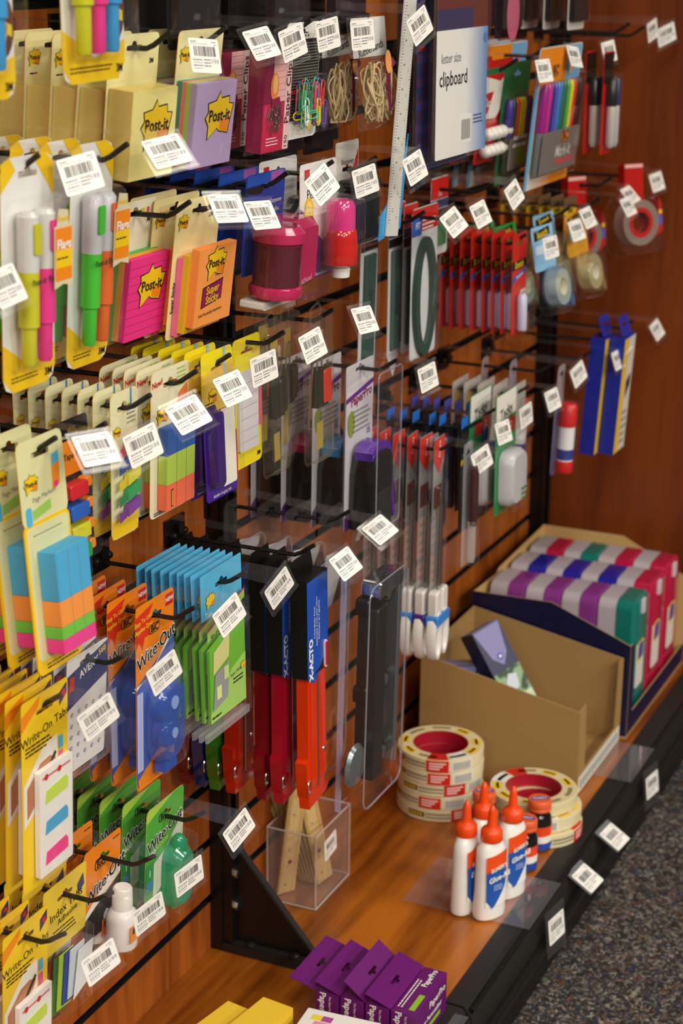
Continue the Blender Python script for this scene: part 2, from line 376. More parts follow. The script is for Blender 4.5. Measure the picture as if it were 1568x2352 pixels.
def bag(e, x0, x1, y0, y1, d, mat=None, name='clear_bag', seam=True):
    m = MB(); n = 6; rings = []
    for i in range(n + 1):
        t = i / n; k = math.sin(PI * min(1, max(0, t))) ** .5 * d; yy = y1 + (y0 - y1) * t
        wv = [.0006 * math.sin(7 * t + q) for q in range(3)]
        rings.append([(x0, yy, 0), ((x0 * 3 + x1) / 4, yy, k + .0004 + wv[0]), ((x0 + x1) / 2, yy, k * 1.15 + .0006 + wv[1]), ((x0 + 3 * x1) / 4, yy, k + .0004 + wv[2]), (x1, yy, 0), ((x0 + x1) / 2, yy, -.0005)])
    m.loft(rings, mat or BLIS); return m.build(name, e)
def pos(e, X, Y, Z, tilt=0, yaw=0, roll=0):
    e.location = (X, Y, Z); e.rotation_euler = Euler((math.radians(roll), -math.radians(tilt), math.radians(yaw))); return e
def row(fn, base, cat, group, Y, Z, xs, tilt=0, yaw=0, jit=1.5, where=None, **kw):
    out = []
    for i, x in enumerate(xs):
        lab = base + ', ' + (ORD[i] if len(xs) > 1 else 'alone on its hook') if where is None else base + ' ' + where
        if i == 0: e = fn(**kw); first = e; tag(e, lab, cat, group)
        else: e = dup(first, lab)
        pos(e, x, Y + (random.uniform(-.0015, .0015) if i else 0), Z, tilt + (random.uniform(-jit, jit) if i else 0), yaw + (random.uniform(-jit, jit) if i else 0)); out.append(e)
    return out
# ================================================================== PRODUCTS
def yellow_pack():
    e = empty('sticky_note_pack', None, None); m = MB(); card(m, .084, .012, -.112, PALE, edge=ORG)
    postit(m, -.028, -.009, .017, .0003); m.text('3M', .030, -.012, .006, .0003, INK, .03); lines(m, -.034, -.022, -.022, 1, .003, .0012, .0003, INK); m.build('backing_card', e)
    m, o = pad(e, -.038, .038, -.107, -.031, .0008, .024, '#EFE38E', '#D9B64A')
    m2 = MB(); postit(m2, .004, -.062, .046, .0243); m2.text('Notes', .014, -.078, .0035, .0249, ORG); m2.build('printed_logo', o)
    clearbox(e, -.0395, .0395, -.1085, -.029, .0004, .0262, .003)
    return e
def pastel_pack():
    e = empty('sticky_note_pack', None, None); m = MB(); card(m, .084, .012, -.112, PALE, edge=ORG); postit(m, -.028, -.009, .017, .0003); m.text('3M', .030, -.012, .006, .0003, INK, .03); m.build('backing_card', e)
    z = .0008
    for h, t in (('#3F8F86', .005), ('#E8806A', .0045), ('#A8C858', .0045), ('#B49CC8', .006)):
        mm, o = pad(e, -.038, .038, -.107, -.031, z, z + t, h); z += t
    m2 = MB(); postit(m2, .008, -.062, .046, z + .0003); m2.text('Notes', .018, -.076, .0035, z + .0009, ORG); m2.build('printed_logo', o)
    clearbox(e, -.0395, .0395, -.1085, -.029, .0004, z + .002, .003); return e
def clip_box():
    e = empty('paper_clip_box', None, None); A = col('#8E1446', .3); Pk = col('#F0B8B4', .4)
    m = MB(); m.rbox(-.029, .029, -.092, .0, 0, .016, .001, A, .0004)
    m.rect(-.010, .0285, -.0, -.045, .0163, Pk); m.rect(-.0285, .0285, -.091, -.046, .0163, col('#C8204C', .3)); m.rect(-.0285, -.011, -.045, -.001, .0163, A)
    for i in range(7): m.rect(-.009, .016, -.004 - i * .006, -.0044 - i * .006, .0165, col('#C88A90'))
    m.rect(.0165, .0285, -.091, -.001, .0165, col('#EBC9C6')); m.text('Paper Clips', .0225, -.036, .0135, .0168, col('#5A0F30'), .01, 90); m.text('150', .0225, -.084, .0085, .0168, INK, 0, 90)
    m.disc(-.007, -.030, .0085, .0167, col('#F08A3C'), ry=.013); m.disc(-.0065, -.028, .005, .0169, col('#F8C070'), ry=.009)
    m.flat([(-.012, -.042), (.004, -.040), (.013, -.062), (-.012, -.062)][::-1], .0169, A); lines(m, -.020, .006, -.078, 3, .003, .0009, .0167, WHITE); m.build('carton', e)
    m = MB(); random.seed(3)
    for i in range(34):
        a = random.uniform(-.019, .006); b = random.uniform(-.072, -.050); t = random.uniform(.9, 2.2); L = .010
        m.tube([(a - L/2*math.cos(t), b - L/2*math.sin(t), .0174), (a + L/2*math.cos(t), b + L/2*math.sin(t), .0182)], .0005, STEEL, 5)
    m.build('steel_clips', e); m = MB(); m.prism([(-.029, 0), (.029, 0), (.029, .0005), (-.029, .0005)], 0, .016, CLR); card(m, .05, .014, .0, CLR, .003); m.build('clear_hang_tab', e)
    clearbox(e, -.0297, .0297, -.0927, .0007, 0, .019, .002); return e
def clip_loop(m, x, y, z, L, W, a, mat, r=.00065):
    pts = []
    def arc(cx, cy, rad, a0, a1, n=6): return [(cx + rad * math.cos(math.radians(a0 + (a1 - a0) * i / n)), cy + rad * math.sin(math.radians(a0 + (a1 - a0) * i / n))) for i in range(n + 1)]
    w = W / 2
    pts = [(-w, L * .25)] + arc(0, -L/2 + w, w, 180, 360) + arc(0, L/2 - w, w, 0, 180) + [(-w * .99, -L*.1)]
    pts += arc(-w*.25, -L*.5 + w*1.6, w * .72, 180, 360) + [(w * .45, L * .22)]
    c, s = math.cos(a), math.sin(a)
    m.tube([(x + p * c - q * s, y + p * s + q * c, z + .0004 * math.sin(i)) for i, (p, q) in enumerate(pts)], r, mat, 5)
def mesh_clips():
    e = empty('coloured_paper_clip_card', None, None); m = MB(); card(m, .076, .012, -.1, col('#F2F0EA'), .006); m.rect(-.037, .037, -.082, -.004, .0003, INK)
    for i in range(24):
        for j in range(26):
            m.disc(-.0355 + i * .003 + (j % 2) * .0015, -.008 - j * .0028, .0008, .0005, col('#A9A59C'), 5)
    m.text('ssorted', .008, .000, .011, .0005, WHITE, .02); m.build('backing_card', e)
    cs = ['#D8403A', '#2C9A68', '#2C9A68', '#E8D43A', '#4A70C8', '#EFEFEF', '#D86A86', '#7A4AA8', '#5CC890', '#58C088']
    random.seed(5)
    for i in range(32):
        m = MB(); k = i % 8; cx = -.021 + k * .0068 + random.uniform(-.001, .001); cy = (-.074 if i % 2 else -.058) + random.uniform(-.003, .003); clip_loop(m, cx, cy, .0025 + (i // 8) * .0038, .027, .0074, random.choice((0, .05, -.08, .12, PI)) if i % 9 else PI / 2, col(cs[(i * 7) % 10], .25), .0008); m.build('paper_clip', e)
    clearbox(e, -.028, .033, -.094, -.036, .0004, .018, .006, ee=.004); return e
def band_bag(seed=1):
    e = empty('rubber_band_bag', None, None); m = MB(); Wt = col('#E9E8E4', .3)
    card(m, .088, .012, -.028, Wt, .002); m.text('Rubberbands', .002, -.020, .0125, .0004, INK, .0, 8); lines(m, 0, .03, -.029, 2, .003, .001, .0004, GREY)
    m.flat([(-.014, -.030), (.014, -.030), (.022, -.036), (.014, -.04), (.006, -.040), (.004, -.085), (-.004, -.085), (-.006, -.04)][::-1], .0188, col('#6E1440', .3))
    m.disc(.002, -.034, .008, .0192, col('#F0A050'), ry=.012); m.build('header_card', e)
    random.seed(seed); B = col('#C9B184', .55)
    for k in range(30):
        cx, cy = random.choice((-1, 1)) * random.uniform(.010, .026), random.uniform(-.082, -.050); A, Bq = random.uniform(.016, .028), random.uniform(.006, .013); r0 = random.uniform(1.0, 2.1); z0 = random.uniform(.003, .014); ph = random.random() * 6
        m = MB(); pts = []
        for i in range(18):
            t = 2 * PI * i / 18; rr_ = 1 + .15 * math.sin(3 * t + ph); x, y = A * rr_ * math.cos(t), Bq * rr_ * math.sin(t)
            X, Y = cx + x * math.cos(r0) - y * math.sin(r0), cy + x * math.sin(r0) + y * math.cos(r0)
            pts.append((max(-.039, min(.039, X)), max(-.094, min(-.034, Y)), z0 + .003 * math.sin(2 * t + ph)))
        m.tube(pts, .0011, B, 5, closed=True); m.build('rubber_band', e)
    bag(e, -.044, .044, -.102, -.026, .016); return e
def clipboard(kind):
    e = empty('clipboard_in_sleeve', None, None); W = .157; m = MB()
    if kind == 0:
        m.prism(rr(-W/2, W/2, -.137, .0, .002), 0, .0008, grade('#EFEDEA', '#2F86CC', 'x', .012, .085))
        m.text('letter size', -.036, -.030, .015, .0011, col('#7A7A80')); m.text('clipboard', -.028, -.052, .023, .0011, INK, .008)
        m.prism(rr(-.004, .03, -.125, -.094, .001), .0008, .001, WHITE)
        for i in range(9): m.rect(-.001 + i * .0032, .0005 + i * .0032, -.121, -.099, .0013, GREY)
        lines(m, .036, .07, -.096, 3, .004, .0016, .0011, col('#1A4A8A')); m.disc(.070, -.012, .006, .0011, col('#4A80C8')); m.rect(-W/2, W/2, 0, .09, 0, col('#6A2C24', .3)); m.rect(-W/2, W*.2, .0, .022, .0002, col('#3A2F58', .3))
    elif kind == 1:
        m.prism(rr(-W/2, W/2, -.150, .09, .002), 0, .0008, speckle('#2E4484', '#5A3A66', 90)); m.rect(-W/2, W/2, -.012, .012, .0011, col('#1C3A3C')); m.rect(-W/2 + .004, -W/2 + .022, -.022, -.016, .0012, RED)
        for i in range(5): m.rect(-W/2, W/2, -.035 - i * .025, -.025 - i * .025, .001, speckle('#3050A8', '#7A3A62', 200))
    else:
        m.prism(rr(-W/2, W/2, -.150, .09, .002), 0, .0008, col('#5A2448', .3)); m.rect(-W/2, W/2, -.035, .02, .0011, col('#4830A8', .3))
        for s, y in (('letter', -.012), ('clipb', -.028)): m.text(s, -W/2 + .018, y, .016, .0014, YEL, .03)
        m.rect(-W/2 + .003, -W/2 + .03, -.052, -.044, .0012, ORG); m.rect(-W/2 + .003, -W/2 + .03, -.072, -.062, .0012, col('#B04A20')); lines(m, -W/2 + .004, -W/2 + .03, -.11, 2, .012, .008, .0012, col('#5A4650'))
    m.build('printed_insert', e)
    m = MB(); m.rbox(-W/2 + .002, W/2 - .002, -.136, .09, -.0045, -.0006, .006, col('#4A2E1C', .6)); m.build('hardboard', e)
    m = MB(); m.blister(-W/2 - .003, W/2 + .003, (-.141 if kind == 0 else -.154), .095, -.006, .0035, BLIS, .003, .001); m.build('clear_sleeve', e); return e
def ruler_white():
    e = empty('clear_ruler_pack', None, None); m = MB(); S = col('#D8D6D0', .3); m.rbox(-.0155, .0155, -.27, .03, 0, .0025, .001, S)
    for i in range(90):
        y = .02 - i * .0031; m.rect(-.0155, -.0155 + (.006 if i % 8 == 0 else .003), y, y + .0005, .0027, INK)
        m.rect(.0155 - (.006 if i % 10 == 0 else .0028), .0155, y, y + .0004, .0027, INK)
    for i in range(11): m.text(str(i + 1), -.006, .012 - i * .0254, .0055, .0027, INK, 0, -90); m.text(str(i * 3 + 1), .006, .01 - i * .026, .004, .0027, GREY, 0, -90)
    m.build('ruler_body', e); m = MB(); m.prism([(-.03, -.275), (.028, -.262), (.030, -.16), (.018, -.21), (-.03, -.25)][::-1], -.0015, -.0005, col('#3AA0DC', .3)); m.build('printed_sleeve', e); return e
def pen(e, x, z, y0, y1, r, cap, body, tip=None, name='highlighter'):
    """highlighter hanging upright; y1 top of cap, y0 lower end."""
    L = y1 - y0; m = MB(); B = col(body, .25) if isinstance(body, str) else body; Cc = col(cap, .25)
    m.lathe([(r * .7, 0), (r, L * .03), (r, L * .42), (r * .96, L * .46), (r * .96, L * .60)], (x, y0, z), B, n=14)
    m.lathe([(r * 1.08, L * .60), (r * 1.12, L * .62), (r * 1.08, L * .9), (r * .8, L * .97), (r * .4, L)], (x, y0, z), Cc, n=14)
    return m.build(name, e)
def flag_pen_pack(cols=('#C8C828', '#E8388C'), body='#D8D8D4', w=.07, h=.178, sticker=True, topblob=True):
    e = empty('flag_highlighter_pack', None, None); m = MB(); top = .014; b = top - h
    card(m, w, top, b, col('#E9E9E6', .35), .012, edge=YEL)
    m.flat([(-w/2, b + .012), (-w/2 + .012, b), (w/2 - .012, b), (w/2, b + .012), (w/2, b + .030), (0, b + .018), (-w/2, b + .040)], .0003, YEL); m.flat([(-w/2, .01), (-w/2, -.012), (-w/2 + .02, .004), (-w/2 + .012, .014)], .0003, YEL)
    m.flat([(w/2, .006), (w/2 - .012, .014), (w/2 - .03, .014), (w/2, -.02)][::-1], .0003, YEL); m.text('3M', w/2 - .010, b + .008, .0085, .0006, INK, .03); lines(m, -w/2 + .01, w/2 - .02, b + .012, 2, .003, .0013, .0006, col('#6A5410')); m.build('backing_card', e)
    n = len(cols); dx = w * (.62 / n if n < 3 else .225)
    for i, c in enumerate(cols):
        x = -w * (.22 if n < 3 else .36) + i * dx; r = min(.0085, dx * .42)
        m = MB(); z = .0105
        L0, L1 = b + .022, -.026; L = L1 - L0
        Cc, Wb = col(c, .2), col(body, .25)
        m.lathe([(r * .55, 0), (r * .7, L * .02), (r * .75, L * .26)], (x, L0, z), Cc, n=14); m.lathe([(r, L * .26), (r, L * .5), (r * 1.02, L * .62)], (x, L0, z), Cc, n=14)
        m.lathe([(r * 1.02, L * .62), (r * 1.05, L * .8), (r * 1.05, L * .97), (r * .7, L)], (x, L0, z), Wb if i == 0 or n < 3 else Cc, n=14)
        m.build('highlighter', e)
        if i == 0 or n < 3:
            m = MB(); m.prism(rr(x - r*.55, x + r*.55, -.058, -.034, .002), z + r, z + r + .0014, Cc); m.build('flag_dispenser', e)
            m = MB(); m.text('Post-it', x, L0 + L * .56, .007, z + r + .0016, INK, .02, 0); m.build('printed_logo', e)
    if sticker:
        m = MB(); sx, sy = w * .22, -.060
        m.prism([(sx - .0125, sy - .028), (sx, sy - .025), (sx + .0125, sy - .028), (sx + .0125, sy + .020), (sx + .008, sy + .021), (sx + .007, sy + .032), (sx - .006, sy + .034), (sx - .009, sy + .021), (sx - .0125, sy + .020)], .0215, .022, col('#D8CFA8'))
        m.rect(sx - .0115, sx + .0115, sy - .022, sy + .019, .0223, ORG); m.rect(sx - .0115, sx + .0115, sy - .012, sy + .002, .0224, YEL); m.text('Flags', sx, sy + .006, .0105, .0227, WHITE, .03); m.text('Post-it', sx, sy + .026, .0055, .0223, YEL, .03); lines(m, sx - .01, sx + .01, sy - .004, 1, .002, .0012, .0226, INK); m.build('sticker', e)
    clearbox(e, -w * .42, w * .40, b + .018, -.020, .0004, .0212, .009, ee=.006)
    return e
def note_card(kind='pink'):
    e = empty('sticky_note_pack', None, None)
    if kind == 'pink':
        w = .072; m = MB(); card(m, w, .012, -.114, col('#EFEBD2', .5), .004, edge=ORG); postit(m, -.024, -.008, .016, .0003); lines(m, -.03, -.022, -.020, 1, .003, .0012, .0003, INK)
        for i, c in enumerate(('#A8D060', '#F0E060', '#E03C7C')): m.rect(.010 + i * .005, .014 + i * .005, -.004, .004, .0004, col(c))
        m.text('3M', .024, -.008, .005, .0004, INK, .03); m.build('backing_card', e)
        z = .0008
        for h, t in (('#5FAF4E', .007), ('#F0A01C', .006), ('#EE2F86', .006)):
            mm, o = pad(e, -.034, .036, -.110, -.034, z, z + t, h); z += t
        m = MB()
        for i in range(9): m.rect(-.034, .036, -.042 - i * .0075, -.0424 - i * .0075, z + .0003, col('#A0186A'))
        postit(m, .006, -.062, .042, z + .0004); m.build('printed_logo', o); return e
    w = .084; m = MB(); card(m, w, .012, -.118, col('#EFE3A6', .5), .004, edge=YEL); postit(m, -.028, -.008, .017, .0003); m.text('3M', .024, -.007, .006, .0004, INK, .03); m.text('Super Sticky', -.036, -.078, .006, .0004, INK, .02, 90); m.build('backing_card', e)
    mm, o = pad(e, -.034, .034, -.114, -.040, .0008, .007, '#EC6A9C'); mm, o = pad(e, -.034, .038, -.110, -.036, .007, .013, '#DFAE1A'); mm, o = pad(e, -.030, .042, -.104, -.030, .013, .021, '#F49A4A', '#F08030')
    m = MB(); postit(m, .004, -.046, .034, .0213); m.text('Notes', .008, -.0575, .0035, .022, INK, .0)
    m.flat([(-.019, -.087), (.020, -.082), (.021, -.062), (-.018, -.067)], .0213, INK); m.flat([(-.018, -.086), (.019, -.081), (.020, -.063), (-.017, -.068)], .0215, col('#8E1A4E'))
    m.text('Super', .001, -.0705, .0105, .0218, YEL, .02, 4); m.text('Sticky', .001, -.0795, .0105, .0218, YEL, .02, 4); m.text('Stick Practically Anywhere', .0, -.0925, .0042, .0216, INK, .01, 3); m.build('printed_logo', o); return e
def sharpener_card(front=True):
    e = empty('pencil_sharpener_pack', None, None); m = MB(); Bl = col('#1B3FA0', .35); w = .085
    card(m, w, .014, -.085, Bl, .005); m.rect(-w/2 + .001, w/2 - .001, .003, .0135, .0003, col('#2C54B8', .3)); m.rect(.010, .036, .004, .013, .0004, col('#A45AA8', .3)); m.flat([(-w/2, -.006), (-.01, -.006), (.0, .002), (-w/2, .002)], .0004, INK)
    for i, s in enumerate(('Battery Pencil Sharpener', 'Taille-crayons à piles', 'Sacapuntas de baterías')): m.text(s, .004, -.016 - i * .0085, .0066, .0004, WHITE, .0, 0)
    m.build('backing_card', e)
    if front:
        Mg = tinted('#C8205C'); m = MB(); m.rbox(-.012, .052, -.100, -.030, .002, .040, .012, Mg, .008); m.build('sharpener_body', e)
        m = MB(); m.lathe([(.025, 0), (.027, .006), (.026, .010), (.022, .012), (.022, .052), (.026, .055), (.026, .064), (.020, .070)], (-.026, -.100, .030), Mg, n=28); m.build('shavings_cup', e)
        m = MB(); m.lathe([(.0235, .012), (.0235, .052)], (-.026, -.100, .030), tinted('#5A0C28'), n=28, caps=(0, 0)); m.build('cup_window', e)
        m = MB(); m.text('school', .022, -.090, .009, .0405, col('#F0B8D0'), .0, 4); m.text('home', .000, -.092, .007, .0405, col('#F0B8D0'), .0, 4); m.build('printed_word', e)
        m = MB(); m.prism(rr(-.05, .02, -.112, -.104, .003), .004, .03, col('#E8E4DC', .3)); m.build('base_pad', e)
        clearbox(e, -.056, .056, -.108, -.022, .0005, .058, .010, ee=.010)
    return e
def pencil_card(c1='#E83C8C', c2='#D8201C'):
    e = empty('pencil_sharpener_pack', None, None); m = MB(); w = .088; Pu = col('#6C1E78', .35)
    card(m, w, .014, -.106, col('#EFEDEA', .35), .004)
    m.flat([(-w/2, -.106), (w/2, -.106), (w/2, -.090), (.0, -.062), (-.012, -.045), (-w/2, -.030)], .0003, Pu); m.text('Pencil', -.012, -.018, .014, .0004, INK, .0); m.rect(-.034, -.022, -.004, .008, .0004, RED); m.rect(-.034, -.022, -.004, -.001, .0005, INK)
    for i in range(6): m.rect(.012, w/2 - .002, -.006 - i * .006, -.0065 - i * .006, .0003, col('#B8C0CC'))
    m.disc(-.024, -.036, .011, .0006, YEL, ry=.016); m.disc(-.024, -.036, .008, .0008, col('#F8E070'), ry=.012); m.text('For Home, Office or School', -.008, -.102, .0052, .0006, WHITE, .01); m.build('backing_card', e)
    m = MB(); m.lathe([(.014, 0), (.0175, .002), (.018, .004), (.018, .020), (.0175, .022), (.0178, .026), (.017, .036), (.016, .038)], (.012, -.094, .020), tinted(c2), n=26); m.build('shavings_cup', e)
    m = MB(); m.lathe([(.0155, .038), (.0155, .062), (.013, .068), (.006, .070)], (.012, -.094, .020), tinted(c1), n=26); m.build('sharpener_top', e)
    m = MB(); m.lathe([(.007, -.013), (.009, -.012), (.010, 0)], (.014, -.094, .020), WHITE, n=18); m.build('white_tip', e)
    clearbox(e, -.012, .036, -.098, -.020, .0005, .041, .012, ee=.008); return e
def dark_sharpener():
    e = empty('pencil_sharpener_pack', None, None); m = MB(); card(m, .060, .03, -.09, col('#E8E4DC', .4), .003); m.flat([(.0, -.02), (.028, -.01), (.028, .02)], .0004, RED); m.text('Sharpener', 0, .008, .008, .0004, INK); m.rect(-.029, .0, -.088, -.078, .0004, col('#28306A')); m.build('backing_card', e)
    m = MB(); m.rbox(-.026, .026, -.078, -.022, .001, .030, .008, col('#16203C', .15, coat=.5), .006); m.build('sharpener_body', e); m = MB(); m.rbox(-.026, .026, -.022, -.010, .001, .030, .006, col('#101010', .15), .005); m.build('dark_lid', e); clearbox(e, -.028, .028, -.082, -.006, .0005, .033, .008); return e
def strip_pack(w=.046, h=.36, col2='#31504A', point=False, curve=0.0):
    e = empty('ruler_strip_pack', None, None); m = MB(); top = .016; b = top - h; X = w / 2
    if point: m.prism([(0, b), (X, b + .03), (X, top), (-X, top), (-X, b + .03)], -.0006, 0, col('#D6D8DA', .35))
    else: card(m, w, top, b, col('#D6D8DA', .35), .004)
    m.rect(-X, X, -.012, top - .001, .0003, RED); m.text('12in', 0, -.006, .008, .0005, WHITE, .01); m.rect(-X, X, -.024, -.013, .0003, col('#24406E')); m.rect(-X, X, -.036, -.025, .0003, INK); m.build('backing_card', e)
    m = MB(); q = w * .32; m.rbox(-q, q * .9, b + (.035 if point else .012), -.04, .0006, .004, .002, col(col2, .45)); m.text('ENVIO', 0, -.10, .013, .0043, col('#1C2E2A'), .01, 90); m.build('ruler_blade', e)
    m = MB(); m.blister(-X, X, b + (.03 if point else .004), -.036, .0002, .006, BLIS, .004); m.build('clear_blister', e); return e
def ring_pack():
    e = empty('curve_tool_pack', None, None); m = MB(); w = .085; card(m, w, .012, -.176, col('#DCDDE0', .35), .006); m.rect(-w/2, w/2, -.018, .011, .0003, RED); m.rect(-w/2, -w/2 + .03, -.022, .0, .0004, col('#2F62C0')); m.text('FIT', -.025, -.01, .011, .0006, WHITE, .02); lines(m, -.01, .035, -.004, 3, .005, .0022, .0006, WHITE); m.build('backing_card', e)
    m = MB(); cx, cy, A, B = -.004, -.100, .028, .068; rings = []
    for i in range(48):
        t = 2 * PI * i / 48; nx, ny = math.cos(t), math.sin(t)
        rings.append([(cx + A * nx + o * nx, cy + B * ny + o * ny, z) for o, z in ((-.0075, .001), (-.007, .006), (.007, .006), (.0075, .001))])
    m.loft(rings, col('#2C4640', .4), closed=True); m.build('curve_ring', e); clearbox(e, -.041, .041, -.174, -.022, .0004, .0085, .008); return e
def red_card():
    e = empty('glue_stick_card', None, None); m = MB(); w = .058; card(m, w, .014, -.122, col('#D0241C', .35), .004); m.rect(-w/2, w/2, -.034, -.022, .0003, INK); m.text('Scotch', -.002, -.028, .0125, .0006, YEL, .03); m.flat([(-w/2, -.052), (w/2, -.040), (w/2, -.034), (-w/2, -.044)], .0003, col('#2A54B0')); m.text('Permanent', 0, -.043, .006, .0006, WHITE, .02, 10)
    m.rect(.006, w/2 - .001, -.118, -.064, .0003, col('#E8E4E2')); m.rect(.006, w/2 - .001, -.100, -.084, .0005, RED); lines(m, .008, w/2 - .003, -.068, 4, .004, .0016, .0006, GREY); m.build('backing_card', e)
    m = MB(); m.lathe([(.006, 0), (.007, .002), (.007, .046), (.0045, .050)], (-.010, -.116, .0085), col('#C6C6E6', .25), n=14); m.build('glue_tube', e); clearbox(e, -.022, .024, -.120, -.060, .0004, .018, .004); return e
def tape_dispenser(cardc='#8EC4E8', tapec='#D8E4D8', rim='#6FA8DC', head='#181410'):
    e = empty('clear_tape_dispenser_pack', None, None); m = MB(); w = .07; card(m, w, .016, -.045, col(cardc, .35), .004); m.flat([(-w*.4, -.004), (w*.34, .002), (w*.34, .014), (-w*.4, .009)], .0003, INK); m.text('Scotch', -.001, .005, .013, .0006, YEL, .03, 4); m.rect(-w*.4, w*.2, -.022, -.010, .0004, col('#CFE6F8')); m.build('header_card', e)
    m = MB(); m.lathe([(.012, -.009), (.025, -.009), (.025, .009), (.012, .009)], (0, -.070, .014), clear(tapec, a=.35), 'z', 30, caps=(0, 0)); m.lathe([(.0121, -.0092), (.0121, .0092)], (0, -.070, .014), col('#E6E2C8', .4), 'z', 30, caps=(0, 0)); m.build('tape_roll', e)
    m = MB(); m.lathe([(.028, -.011), (.029, -.010), (.029, .010), (.028, .011)], (0, -.070, .014), clear(rim, a=.15), 'z', 30, caps=(0, 0)); m.prism([(.020, -.092), (.034, -.102), (.034, -.092), (.029, -.075)], .006, .022, clear(rim, a=.35)); m.build('dispenser_rim', e)
    clearbox(e, -.037, .037, -.108, -.034, .0004, .028, .03, ee=.006); return e
def heavy_tape(tw=0):
    e = empty('red_tape_dispenser', None, None); R2 = col('#B8140F', .3); m = MB()
    m.prism(rr(-.019, .019, -.052, .012, .003), -.006, .010, R2); m.rect(-.018, .018, .006, .0115, .0103, col('#E8B0A8')); m.build('hanging_bracket', e)
    m = MB(); m.lathe([(.022, -.012), (.036, -.012), (.036, .012), (.022, .012)], (.004, -.080, .010), clear('#B8A89C', a=.45), 'z', 36, caps=(0, 0)); m.build('tape_roll', e)
    m = MB(); m.lathe([(.0165, -.0125), (.024, -.0126), (.024, .0126), (.0165, .0125)], (.004, -.080, .010), R2, 'z', 30, caps=(0, 0)); m.build('roll_core', e)
    m = MB(); m.prism([(.036, -.105), (.050, -.095), (.048, -.055), (.042, -.040), (.040, -.075)], .0, .020, R2); m.rect(.041, .048, -.085, -.070, .0203, col('#3A5AC0')); m.rect(.042, .048, -.068, -.062, .0203, YEL); m.build('cutter_arm', e)
    clearbox(e, -.044, .05, -.130, -.040, -.004, .026, .02); return e
def yellow_tape_box():
    e = empty('masking_tape_card', None, None); m = MB(); card(m, .062, .014, -.070, col('#6E5A3C', .4), .003); m.rect(-.03, .03, -.014, -.002, .0003, YEL); m.text('Scotch', 0, -.008, .009, .0006, INK, .03); m.rect(-.03, .03, -.034, -.018, .0003, ORG); m.text('Tape', 0, -.026, .012, .0006, RED, .03); m.build('backing_card', e)
    m = MB(); m.lathe([(.014, -.008), (.028, -.008), (.028, .008), (.014, .008)], (0, -.068, .012), col('#C8A86A', .4), 'z', 28, caps=(0, 0)); m.build('tape_roll', e); clearbox(e, -.030, .030, -.100, -.036, .0004, .024, .02); return e
def magnet_card():
    e = empty('white_ball_pack', None, None); m = MB(); w = .098; card(m, w, .014, -.118, col('#C01C18', .35), .004); m.flat([(-w/2 + .004, -.006), (w*.1, -.014), (w/2 - .012, -.004), (w/2 - .022, -.050), (w*.1, -.062), (-w/2 + .004, -.060)][::-1], .0003, col('#E6E2D8')); m.flat([(-w/2, -.028), (-.010, -.026), (-.022, -.052), (-w/2, -.066)][::-1], .0005, RED); m.text('Tac', -.030, -.040, .015, .0008, WHITE, .02); m.flat([(.022, -.006), (.034, -.008), (.032, -.022), (.024, -.02)][::-1], .0006, col('#B8B02A')); m.rect(-w/2, w/2, -.004, .004, .0003, col('#1E6A3C')); m.build('backing_card', e)
    for r in range(2):
        for i in range(5):
            m = MB(); m.lathe([(.0005, -.0085), (.005, -.007), (.0082, -.003), (.009, 0), (.0082, .003), (.005, .007), (.0005, .0085)], (-.036 + i * .018, -.078 - r * .022, .010), col('#EDE8E0', .35), 'y', 14); m.build('white_ball', e)
    clearbox(e, -.046, .046, -.112, -.062, .0004, .0205, .006); return e
def pen_set(cols, cardc, w, h, body='#7C7C7A', depth=.016, headfn=None, capfrac=.52, side='#4FA6DC'):
    e = empty('marker_set', None, None); m = MB(); top = .016; b = top - h; card(m, w, top, b, cardc, .006, edge=col(side, .35))
    if headfn: headfn(m, w, top, b)
    m.build('backing_card', e); n = len(cols); y1 = -.030; y0 = b + .018; L = y1 - y0; bx = w * .43; r = bx * 2 / n / 2 * .94
    for i, c in enumerate(cols):
        x = -bx + (i + .5) * bx * 2 / n; m = MB(); m.lathe([(r * .9, L * (1 - capfrac)), (r, L * (1 - capfrac) + .002), (r, L * .94), (r * .6, L)], (x, y0, .0008 + r), col(c, .25), n=12); m.lathe([(r * .5, 0), (r * .85, .004), (r * .85, L * (1 - capfrac))], (x, y0, .0008 + r), col(body, .3), n=12); m.build('marker', e)
    m = MB(); m.prism(rr(-bx, bx, y0 + .004, y0 + L * (1 - capfrac), .002), 2 * r + .0012, 2 * r + .0018, col('#77736E', .3))
    if headfn is bic_head: bic(m, bx * .2, y0 + L * .40, .026, 2 * r + .002); m.text('Mark-It', bx * .15, y0 + L * .24, .022, 2 * r + .0022, col('#D8D4CC'), .01, 0, .2); m.rect(-bx * .2, bx * .8, y0 + L * .10, y0 + L * .16, 2 * r + .002, col('#C04A58'))
    else: m.rect(-bx * .4, bx * .6, y0 + L * .1, y0 + L * .34, 2 * r + .002, col('#8E9A2A')); lines(m, -bx * .7, bx * .6, y0 + L * .5, 2, .01, .005, 2 * r + .002, WHITE)
    m.build('printed_sleeve', e); clearbox(e, -bx - .003, bx + .003, b + .012, -.024, .0004, 2 * r + .004, .005); return e
